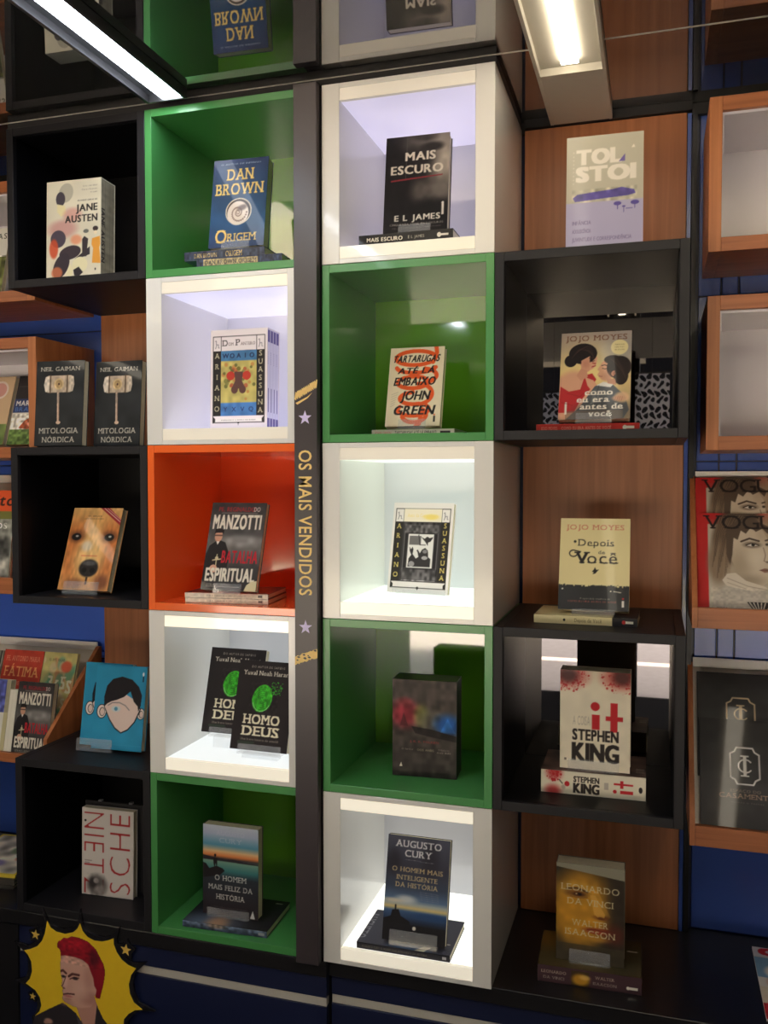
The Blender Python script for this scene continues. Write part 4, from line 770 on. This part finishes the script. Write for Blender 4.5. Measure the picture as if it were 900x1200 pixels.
c.L([(.16, .262), (.3, .245), (.46, .275)], .03, (90, 56, 28), .85); c.E(.33, .308, .085, .02, (96, 56, 30), .95, .4); c.E(.35, .306, .028, .014, (36, 22, 18), 1, .3); c.E(.30, .304, .012, .006, (230, 210, 170), .9, .5); c.L([(.21, .335), (.34, .345), (.46, .33)], .012, (140, 88, 40), .8)
c.P([(.50, .30), (.58, .30), (.66, .42), (.72, .485), (.70, .53), (.62, .525), (.56, .49)], (232, 176, 78), .8); c.E(.66, .525, .05, .014, (110, 58, 28), .9, .4); c.L([(.46, .655), (.58, .645), (.66, .655), (.76, .66)], .012, (110, 40, 30)); c.E(.60, .675, .12, .014, (170, 74, 46), .9, .5); c.E(.60, .74, .16, .03, (206, 146, 52), .7, .7)
c.P([(0, 0), (1, 0), (1, .12), (0, .045)], (150, 146, 128))
for t, y, wd in (('LEONARDO', .21, .84), ('DA VINCI', .35, .66), ('WALTER', .565, .52), ('ISAACSON', .665, .72)): c.T(t, .5, y, .062, (222, 210, 170), al='c', w=wd, serif=True, bold=-1)
book('book', 'biography with a golden painted face, standing on the counter at right', .5215, .100, .5400, -.0, -.0, .1480, .2200, .042, c, (120, 112, 92))
stand('clear stand under the golden face biography', .5215, .100, .5400, -.0, .0, .148, .042, .06, .2, .8, .03)
s = sp(.2235, .037, (74, 50, 56), lambda s: (s.T('LEONARDO', .04, .28, .15, (196, 180, 160), w=.24, serif=True), s.T('DA VINCI', .06, .62, .15, (160, 150, 140), w=.2, serif=True), s.R(.33, .12, .5, .95, (70, 54, 30)), s.E(.42, .6, .08, .33, (206, 150, 40), .95, .4), s.E(.46, .45, .05, .14, (226, 180, 100), .8, .5), s.T('WALTER', .56, .28, .15, (196, 180, 160), w=.18, serif=True), s.T('ISAACSON', .54, .62, .15, (160, 150, 140), w=.22, serif=True), s.R(.88, .62, .96, .76, W_), s.E(.87, .69, .016, None, W_)), 900)
tp = Can(.2235, .155, (92, 78, 48), 400); tp.E(.2, .2, .3, .3, (150, 104, 40), .8, .8); tp.E(.9, .5, .2, .5, (70, 66, 50), .8, .6); tp.R(.86, .3, .96, .33, W_)
lying('book', 'thick maroon spined book lying flat on the counter under the golden face biography', .4845, .0700, .4990, .03, .2235, .155, .0375, s, (80, 60, 50), tp)

# ================================================================== magazines and books in the side racks
def sheet(name, label, x, y, z, yaw, lean, w, h, t, can, board, group=None, cat='magazine'):
    return book(name, label, x, y, z, yaw, lean, w, h, t, can, board, group, cat, nudge=False)
def fashion():
    c = Can(.205, .268, (206, 198, 182)); rdd = (206, 52, 52); c.R(0, 0, .12, 1, rdd); c.R(0, 0, .5, .08, rdd); c.R(.5, 0, 1, .1, rdd); c.R(.80, .7, 1, 1, (196, 40, 56)); c.R(.97, 0, 1, 1, rdd); c.R(.12, .06, .3, .11, (200, 70, 66))
    q = .86; fp = lambda P: [(x*q, y) for x, y in P]; fe = lambda x, y, rx, ry, col, a=1, so=.4, rot=0: c.E(x*q, y, rx*q, ry, col, a, so, rot)
    fe(.55, .12, .30, .17, (92, 80, 68), 1, .2); fe(.36, .28, .17, .22, (112, 94, 78), 1, .25); fe(.26, .48, .13, .2, (150, 128, 106), .95, .4); fe(.92, .3, .2, .34, (176, 150, 124), .95, .4); fe(.95, .62, .12, .2, (190, 164, 136), .8, .5)
    for k in range(26): c.L(fp([(.30+.012*k, .02+.004*(k % 5)), (.24+.008*k, .2), (.18+.009*k, .42+.05*((k*7) % 5))]), .006, (70, 58, 50) if k % 2 else (150, 128, 104), .6)
    c.P(fp([(.40, .16), (.6, .11), (.78, .14), (.85, .24), (.86, .30), (.875, .38), (.91, .45), (.88, .475), (.87, .50), (.885, .525), (.87, .55), (.875, .575), (.85, .60), (.83, .655), (.76, .69), (.66, .68), (.52, .6), (.42, .46), (.38, .3)]), (216, 202, 180))
    fe(.5, .52, .12, .14, (178, 160, 136), .8, .9); fe(.64, .64, .14, .05, (160, 142, 120), .7, .8); fe(.72, .42, .1, .08, (228, 216, 196), .8, .9); fe(.8, .2, .07, .08, (196, 178, 154), .7, .8)
    c.P(fp([(.36, .16), (.5, .07), (.7, .06), (.9, .14), (.86, .2), (.8, .15), (.72, .18), (.66, .14), (.60, .20), (.54, .17), (.50, .26), (.45, .24), (.43, .40), (.40, .50), (.36, .40)]), (98, 84, 72))
    c.L(fp([(.54, .275), (.64, .245), (.75, .268)]), .022, (88, 74, 64)); fe(.67, .305, .10, .028, (120, 104, 90), .9, .5); c.P(fp([(.60, .31), (.66, .292), (.74, .31), (.67, .322)]), (232, 226, 216)); fe(.68, .306, .022, .013, (56, 52, 48), 1, .2); c.L(fp([(.595, .31), (.66, .290), (.75, .308)]), .010, (50, 42, 38)); c.L(fp([(.83, .262), (.86, .256)]), .02, (100, 86, 74)); fe(.845, .30, .02, .012, (80, 70, 60))
    c.L(fp([(.80, .33), (.82, .40), (.80, .455), (.85, .468), (.90, .455)]), .009, (158, 136, 116)); fe(.845, .465, .025, .01, (120, 98, 84), .8); c.P(fp([(.74, .54), (.80, .522), (.87, .528), (.885, .54), (.86, .555), (.8, .562)]), (150, 112, 98)); c.L(fp([(.74, .541), (.88, .541)]), .006, (96, 66, 58))
    c.P(fp([(.36, .58), (.46, .57), (.58, .64), (.8, .69), (.86, .73), (.6, .74), (.36, .70), (.3, .64)]), (224, 214, 198)); c.L(fp([(.36, .62), (.6, .69), (.84, .72)]), .008, (176, 160, 140)); c.L(fp([(.36, .66), (.58, .715)]), .006, (176, 160, 140))
    c.P(fp([(.2, .78), (.34, .69), (.62, .73), (.84, .72), (.9, .84), (.84, 1), (.14, 1)]), (196, 188, 176)); c.N(.08, 40, 60, .14, .7, .8, 1)
    c.P(fp([(.58, .83), (.86, .83), (.77, .93), (.67, .93)]), (52, 48, 46)); [c.L(fp([(.61+.045*i, .835), (.69+.016*i, .92)]), .010, (226, 220, 208)) for i in range(5)]; c.P(fp([(.66, .93), (.82, .91), (.86, 1), (.70, 1)]), (104, 98, 92)); c.N(.4, 40, 50, .58, .92, .76, 1)
    c.T('VOGUE', .09, .025, .13, (44, 38, 38), w=.86, serif=True, sp=.05)
    for i, t in enumerate(['MODA', 'RENOVAÇÃO', 'GRANDE']): c.T(t, .2, .885+.034*i, .018, (44, 40, 40), serif=True)
    return c
fa = fashion(); GV = 'red fashion magazines in the right rack'
sheet('magazine', 'red bordered fashion magazine with a short haired woman, the front one', .8175, .172, 1.3065, 0, .55, .205, .268, .006, fa, (190, 50, 50), GV)
sheet('magazine', 'red bordered fashion magazine with a short haired woman, the one behind', .8165, .239, 1.3900, 0, .55, .205, .268, .006, fa, (190, 50, 50), GV)
def wedding(gold):
    c = Can(.225, .265, (58, 58, 60)); c.G([(0, (52, 52, 54)), (.5, (66, 66, 68)), (1, (58, 58, 60))]); k = (238, 236, 236) if not gold else (226, 206, 170)
    P = [(.33, .28), (.35, .245), (.50, .245), (.52, .28), (.56, .30), (.56, .50), (.52, .52), (.50, .555), (.35, .555), (.33, .52), (.29, .50), (.29, .30), (.33, .28)]
    c.L(P, .016, k); c.R(.410, .315, .440, .485, k); c.R(.385, .31, .465, .322, k); c.R(.385, .478, .465, .49, k); c.L(arc(.43, .40, .065, .055, -.7, -5.6), .014, k)
    c.T('ESPAÇO DO', .425, .60, .022, (150, 136, 124), al='c', w=.28, serif=True); c.T('CASAMENTO', .44, .635, .038, (178, 150, 132), al='c', w=.52, serif=True); c.T('noivas e festas', .44, .70, .012, (130, 124, 120), al='c', w=.3)
    c.N(.10, 9, 12); return c
sheet('book', 'black book with a white framed monogram, the front one in the lower right rack', .8290, .170, .8255, 0, .50, .225, .262, .012, wedding(0), (52, 52, 54), None, 'book')
sheet('book', 'black book with a gold framed monogram, behind its twin in the lower right rack', .8250, .2465, .9350, 0, .50, .225, .245, .010, wedding(1), (52, 52, 54), None, 'book')
for rx, rz, yy in ((.8165, 1.3900, .239), (.8165, .9350, .235)):   # low steps that carry the rear row
    pass
# left slanted rack
c = Can(.145, .20, (196, 160, 90)); c.R(0, 0, 1, .56, (190, 66, 50)); c.T('PE. ANTONIO MARIA', .5, .09, .07, (226, 150, 120), al='c', w=.84, serif=True); c.T('FÁTIMA', .5, .24, .14, (240, 170, 110), al='c', w=.84, serif=True, bold=1); c.T('SEGREDOS DE MARIA', .5, .45, .05, (230, 180, 150), al='c', w=.88, serif=True); c.G([(.56, (206, 170, 96)), (1, (160, 140, 84))]); c.E(.5, .72, .2, .12, (150, 150, 100), .9, .5); c.N(.08, 10, 12)
sheet('book', 'red and ochre religious book in the back row of the left rack', -1.140, .256, .9090, 0, .30, .139, .205, .012, c, (170, 90, 60), None, 'book')
c = Can(.165, .20, (206, 196, 130)); c.N(.1, 8, 8); r = random.Random(12)
for i in range(70): x, y = r.random(), .12+.85*r.random(); c.E(x, y, .05+.08*r.random(), None, r.choice([(96, 160, 130), (110, 176, 150), (200, 196, 130), (206, 150, 110), (214, 196, 160)]), .7, .3)
c.E(.72, .2, .16, .08, (206, 92, 66), .95, .3); c.T('EU AMO VIAJAR', .4, .09, .04, (90, 80, 60), al='c', w=.46)
for i, ch in enumerate('365S'): c.T(ch, .3+.19*i, .34+.05*(i % 2), .17, (226, 224, 196), al='c', serif=True, bold=3)
for i, ch in enumerate('COISA'): c.T(ch, .28+.16*i, .60+.04*(i % 2), .13, (226, 224, 196), al='c', serif=True, bold=3)
sheet('book', 'pale yellow and green illustrated book in the back row of the left rack', -.9985, .256, .9090, 0, .30, .113, .205, .012, c, (200, 190, 130), None, 'book')
sheet('book', 'dark grey book with a man in black and tall white letters, in the left rack', -1.0015, .1665, .8415, 0, .20, .118, .202, .02, pr, (70, 66, 66), None, 'book')
c = Can(.14, .21, (226, 224, 214)); c.R(0, 0, 1, .45, (92, 100, 176)); c.N(.3, 20, 24, 0, 0, 1, .45); c.R(.9, 0, 1, 1, (190, 180, 130), .8)
sheet('book', 'white book with a blue printed top in the left rack', -1.168, .1665, .8415, 0, .20, .139, .204, .02, c, (206, 200, 176), None, 'book')
c = Can(.05, .18, (230, 226, 210)); c.L([(.4, 0), (.4, 1)], .02, (200, 196, 180))
sheet('book', 'plain cream book between the blue topped and the grey book in the left rack', -1.0275, .1665, .8415, 0, .20, .0245, .176, .03, c, (226, 222, 206), None, 'book')
c = Can(.03, .18, (150, 144, 130)); [c.R(x, 0, x+.12, 1, (52, 50, 48)) for x in (.1, .45, .75)]
sheet('book', 'striped book at the far left of the left rack back row', -1.184, .256, .9090, 0, .30, .040, .20, .012, c, (90, 86, 80), None, 'book')
# far left rack: one magazine
c = Can(.21, .275, (150, 150, 140)); c.R(0, 0, 1, .22, (226, 90, 44)); c.T('Espírito', .55, .05, .11, (60, 36, 30), al='c', w=.86, slant=.2, bold=2); c.R(0, .22, 1, .30, (120, 120, 60)); c.N(.3, 8, 10, 0, .3, 1, 1); c.T('SANTOS', .9, .34, .06, (236, 232, 220), al='r', w=.6); c.E(.85, .6, .14, .12, (60, 60, 58), .9, .5); c.E(.8, .8, .16, .1, (206, 204, 196), .8, .5); c.N(.3, 20, 24, 0, .3, 1, 1)
sheet('magazine', 'magazine with an orange title band at the far left edge', -1.2130, .172, 1.3140, 0, .14, .205, .274, .01, c, (200, 110, 70))
# box at left: two books
c = Can(.16, .22, (206, 200, 180)); c.R(0, 0, 1, .34, (44, 40, 42)); c.L([(.05, .16), (.95, .16)], .01, (90, 84, 80)); c.R(0, .34, 1, .54, (54, 64, 104)); c.T('MARAVILHAS', .5, .37, .07, (230, 226, 220), al='c', w=.9, bold=2); c.T('BRASILEIRAS', .5, .46, .06, (90, 130, 200), al='c', w=.9); c.R(0, .54, 1, .78, (226, 220, 206)); c.P([(.2, .76), (.3, .66), (.45, .6), (.6, .64), (.9, .58), (.8, .7), (.6, .74), (.4, .78)], (170, 80, 46)); c.P([(.5, .72), (.62, .60), (.66, .62)], (110, 60, 40)); c.R(0, .78, 1, 1, (110, 140, 74)); c.N(.4, 20, 30, 0, .56, 1, 1)
sheet('book', 'dark topped book with a blue band, in the left wooden box', -1.0820, .262, 1.7140, 0, .30, .155, .215, .016, c, (60, 56, 56), None, 'book')
c = Can(.16, .22, (206, 176, 140)); c.E(.7, .2, .18, None, (222, 206, 196)); c.E(.7, .2, .14, None, (206, 150, 140)); c.R(0, .7, 1, 1, (120, 140, 80)); c.N(.2, 10, 12, 0, .7, 1, 1)
sheet('book', 'beige book with a pale ring, at the back of the left wooden box', -1.2500, .262, 1.7140, 0, .30, .155, .215, .016, c, (200, 170, 140), None, 'book')
c = Can(.16, .22, (226, 224, 214)); c.T('MINAS', .95, .08, .08, (60, 60, 50), al='r', w=.5); c.R(0, .42, 1, 1, (110, 116, 70)); c.N(.5, 14, 20, 0, .4, 1, 1)
sheet('book', 'white and moss green book in the wooden box behind the top left black cube', -1.2450, .250, 2.1400, 0, .22, .160, .215, .016, c, (210, 206, 190), None, 'book')
# magazines lying on the counter
c = Can(.20, .28, (240, 214, 60), 500); c.R(.04, .03, .96, .97, (206, 196, 180)); c.N(.4, 6, 8, .04, .03, .96, .97); c.E(.8, .6, .1, .07, (206, 120, 90), .9, .3); c.E(.6, .4, .12, .1, (110, 130, 90), .9, .4); c.E(.5, .75, .14, .08, (120, 106, 160), .9, .4)
for i in range(4):
    o = lying('magazine', 'magazine in the yellow edged pile on the counter at far left, %s' % ('topmost', 'second from the top', 'third from the top', 'lowest of the pile')[3-i], -1.140, .075+.004*(i % 2), .4990+.0088*i, .10+.01*i, .20, .255, .0085, None, (226, 200, 70) if i == 3 else (70, 66, 60), None); o['category'] = 'magazine'; o['group'] = 'pile of magazines on the counter'
    if i == 3: c.build('cover_print', o, ((1, 0, 0), (0, .255/.28, 0), (0, 0, .0090)))
c = Can(.21, .30, (226, 222, 214), 500); c.R(0, 0, 1, .14, (238, 234, 230)); c.T('CARAS', .08, .02, .095, (206, 36, 44), w=.84, bold=8); c.R(0, .16, 1, .45, (130, 170, 200)); c.E(.22, .36, .14, .1, (230, 224, 214), 1, .2); c.E(.25, .52, .16, .12, (206, 150, 116), 1, .2); c.R(0, .58, 1, .80, (226, 214, 190)); c.T('VIP', .12, .6, .12, (44, 54, 130), w=.3, bold=8); c.R(0, .80, 1, 1, (196, 40, 48)); c.R(.1, .85, .6, .87, W_)
o = lying('magazine', 'celebrity magazine with red title lying on the counter at lower right', .9560, .0560, .4990, -.0, .21, .30, .005, None, (220, 216, 210), c); o['category'] = 'magazine'

# ================================================================== yellow starburst display with a red-haired man
st = thing('starburst_display', 'yellow starburst cutout with a portrait of a red-haired man in a dark jacket', 'display', (-.655, -.003, .30))
Y = [(-0.824, 0.401), (-0.803, 0.408), (-0.783, 0.418), (-0.768, 0.435), (-0.759, 0.456), (-0.755, 0.474), (-0.752, 0.489), (-0.742, 0.473), (-0.725, 0.465), (-0.699, 0.463), (-0.674, 0.471), (-0.661, 0.483), (-0.654, 0.497), (-0.646, 0.478), (-0.632, 0.465), (-0.612, 0.459), (-0.59, 0.46), (-0.571, 0.466), (-0.556, 0.474), (-0.556, 0.458), (-0.548, 0.44), (-0.534, 0.423), (-0.515, 0.412), (-0.493, 0.407), (-0.507, 0.388), (-0.514, 0.363), (-0.511, 0.34), (-0.5, 0.32), (-0.476, 0.306), (-0.497, 0.301), (-0.516, 0.288), (-0.529, 0.272), (-0.531, 0.25), (-0.539, 0.219), (-0.60, 0.176), (-.77, .176), (-0.792, 0.235), (-0.779, 0.248), (-0.773, 0.265), (-0.777, 0.285), (-0.791, 0.302), (-0.82, 0.315), (-0.807, 0.329), (-0.8, 0.35), (-0.802, 0.375), (-0.812, 0.391)]
tips = {0, 6, 12, 18, 23, 28, 35, 41}
yl = [(x+.655, z-.30) for x, z in Y]
def off(p, i):
    r = math.hypot(*p); k = (r+(.036 if i in tips else .0125))/r; return (p[0]*k, p[1]*k)
bl = [off(p, i) for i, p in enumerate(yl)]
prism('backing_board', bl, -.0035, .003, mat('black_card', (34, 32, 36), .25, coat=.4), st)
prism('yellow_face', yl, -.0043, -.0036, mat('yellow_card', (255, 208, 44), .35, var=.05, bscale=60, coat=.2), st)
for (x, z), rr in (((-.7877, .4478), .0135), ((-.5211, .4496), .0155), ((-.7989, .2844), .0095)):
    prism('badge', star_pts(x+.655, z-.30, rr*1.75, .62, 5, .1), -.0041, .0028, mat('black_card'), st)
    prism('small_star', star_pts(x+.655, z-.30, rr, .42, 5, .1), -.0049, -.0042, mat('star_yellow', (236, 196, 90), .4), st)
x0, z1, cw, ch = -.800, .462, .330, .286
c = Can(cw, ch, (40, 36, 38), 600)
def F(pts): return [((-.8928+.000559*X-x0)/cw, (z1-(.4501-.000493*(Yy-225)+.000093*(X-300)))/ch) for X, Yy in pts]
hair = [(305, 265), (312, 246), (330, 240), (340, 226), (360, 230), (385, 222), (420, 228), (470, 250), (510, 290), (530, 330), (550, 370), (558, 410), (548, 470), (535, 520), (528, 547), (505, 540), (512, 500), (500, 480), (495, 440), (480, 400), (470, 370), (440, 345), (400, 330), (350, 320), (325, 322), (322, 290), (308, 280)]
face = [(325, 320), (350, 316), (400, 326), (450, 348), (478, 380), (495, 440), (500, 470), (520, 450), (535, 455), (533, 490), (515, 520), (500, 530), (505, 560), (480, 590), (430, 595), (390, 588), (345, 565), (330, 545), (335, 520), (330, 508), (335, 495), (325, 478), (331, 455), (328, 440), (320, 400)]
neck = [(400, 575), (500, 540), (525, 610), (520, 690), (440, 690)]
jack = [(180, 640), (260, 600), (330, 568), (345, 575), (400, 620), (440, 680), (500, 680), (512, 580), (545, 650), (575, 690), (600, 780), (210, 780), (170, 690)]
for q in (hair, face, neck, jack): c.mask(F(q))
skc = (222, 170, 150)
c.P(F(neck), (206, 150, 130)); c.P(F(jack), (52, 46, 50)); c.P(F([(400, 620), (440, 680), (455, 720), (420, 700)]), (84, 76, 80)); c.P(F(face), skc)
e = lambda X, Yy, rx, ry, col, a=1, so=.4: c.E(*F([(X, Yy)])[0], rx*.000559/cw, ry*.000493/ch, col, a, so)
e(470, 545, 50, 34, (190, 132, 114), .8, .6); e(350, 566, 34, 18, (198, 142, 124), .7, .6); e(425, 505, 42, 44, (234, 188, 168), .7, .8); e(348, 452, 12, 34, (238, 194, 174), .8, .6); e(400, 375, 60, 30, (228, 180, 160), .4, .8); e(470, 440, 22, 60, (204, 148, 130), .7, .8)
for a, wd in (([(322, 402), (336, 398), (352, 414)], 11), ([(366, 430), (384, 418), (420, 424)], 11), ([(336, 524), (360, 520), (394, 524)], 7), ([(352, 428), (336, 470), (328, 484), (344, 494)], 4), ([(372, 444), (396, 434), (420, 440)], 5)): c.L(F(a), wd*.000559/cw, (96, 52, 46))
e(338, 430, 11, 7, (50, 36, 38)); e(400, 442, 15, 7, (50, 36, 38)); e(360, 533, 24, 6, (202, 118, 112), .9); e(360, 548, 20, 5, (190, 130, 114), .7); e(336, 490, 8, 5, (140, 84, 74), .8); e(518, 480, 13, 26, (214, 152, 136)); e(516, 484, 6, 14, (160, 94, 86), .9)
c.P(F(hair), (150, 26, 40)); e(400, 262, 70, 28, (190, 34, 50), .8, .6); e(500, 340, 26, 44, (86, 24, 34), .85, .6); e(530, 430, 20, 60, (160, 28, 42), .8, .6); c.N(.18, 40, 50, *F([(300, 220)])[0], 1, F([(300, 350)])[0][1])
e(255, 665, 22, 14, (206, 156, 136)); e(240, 672, 12, 8, (196, 146, 126))
c.build('portrait_print', st, ((1, 0, 0), (0, 0, 1), (x0+.655, -.0050, z1-ch-.30)))

# ================================================================== lace cloths on rods, added behind the viewer in place of worn lace (seen in the upper mirror)
def lace(x0, x1, z0, z1, label):
    o = thing('lace_stand_in', label, 'cloth', (x0, -2.5, z0)); W, Hh = x1-x0, z1-z0; c = Can(W, Hh, (206, 210, 232), 420)
    u = c.X*W/.034+.25*np.sin(c.Y*31); v = c.Y*Hh/.042+.2*np.sin(c.X*17); off_ = (np.floor(v).astype(int) % 2)*.5; fu = np.abs((u+off_) % 1-.5)*2; fv = np.abs(v % 1-.5)*2
    c.alpha = 1-((fu**2+fv**2) < .62+.2*np.sin(c.Y*23)).astype(np.float32); c.msk = 1; c.build('mesh_cloth', o, ((1, 0, 0), (0, 0, 1), (0, 0, 0)))
    boxes('rod', [(-.01, W+.01, -.004, .004, Hh, Hh+.008)], M_DARK, o); boxes('cord', [(W/2-.001, W/2+.001, -.001, .001, Hh+.008, 2.52-z0)], M_DARK, o, 0); return o
lace(.605, .79, 1.86, 2.20, 'pale blue lace cloth added in place of a sleeve, mirrored right of the romance novel')
lace(.104, .235, 1.86, 2.11, 'pale blue lace cloth added in place of a sleeve, mirrored left of the romance novel')
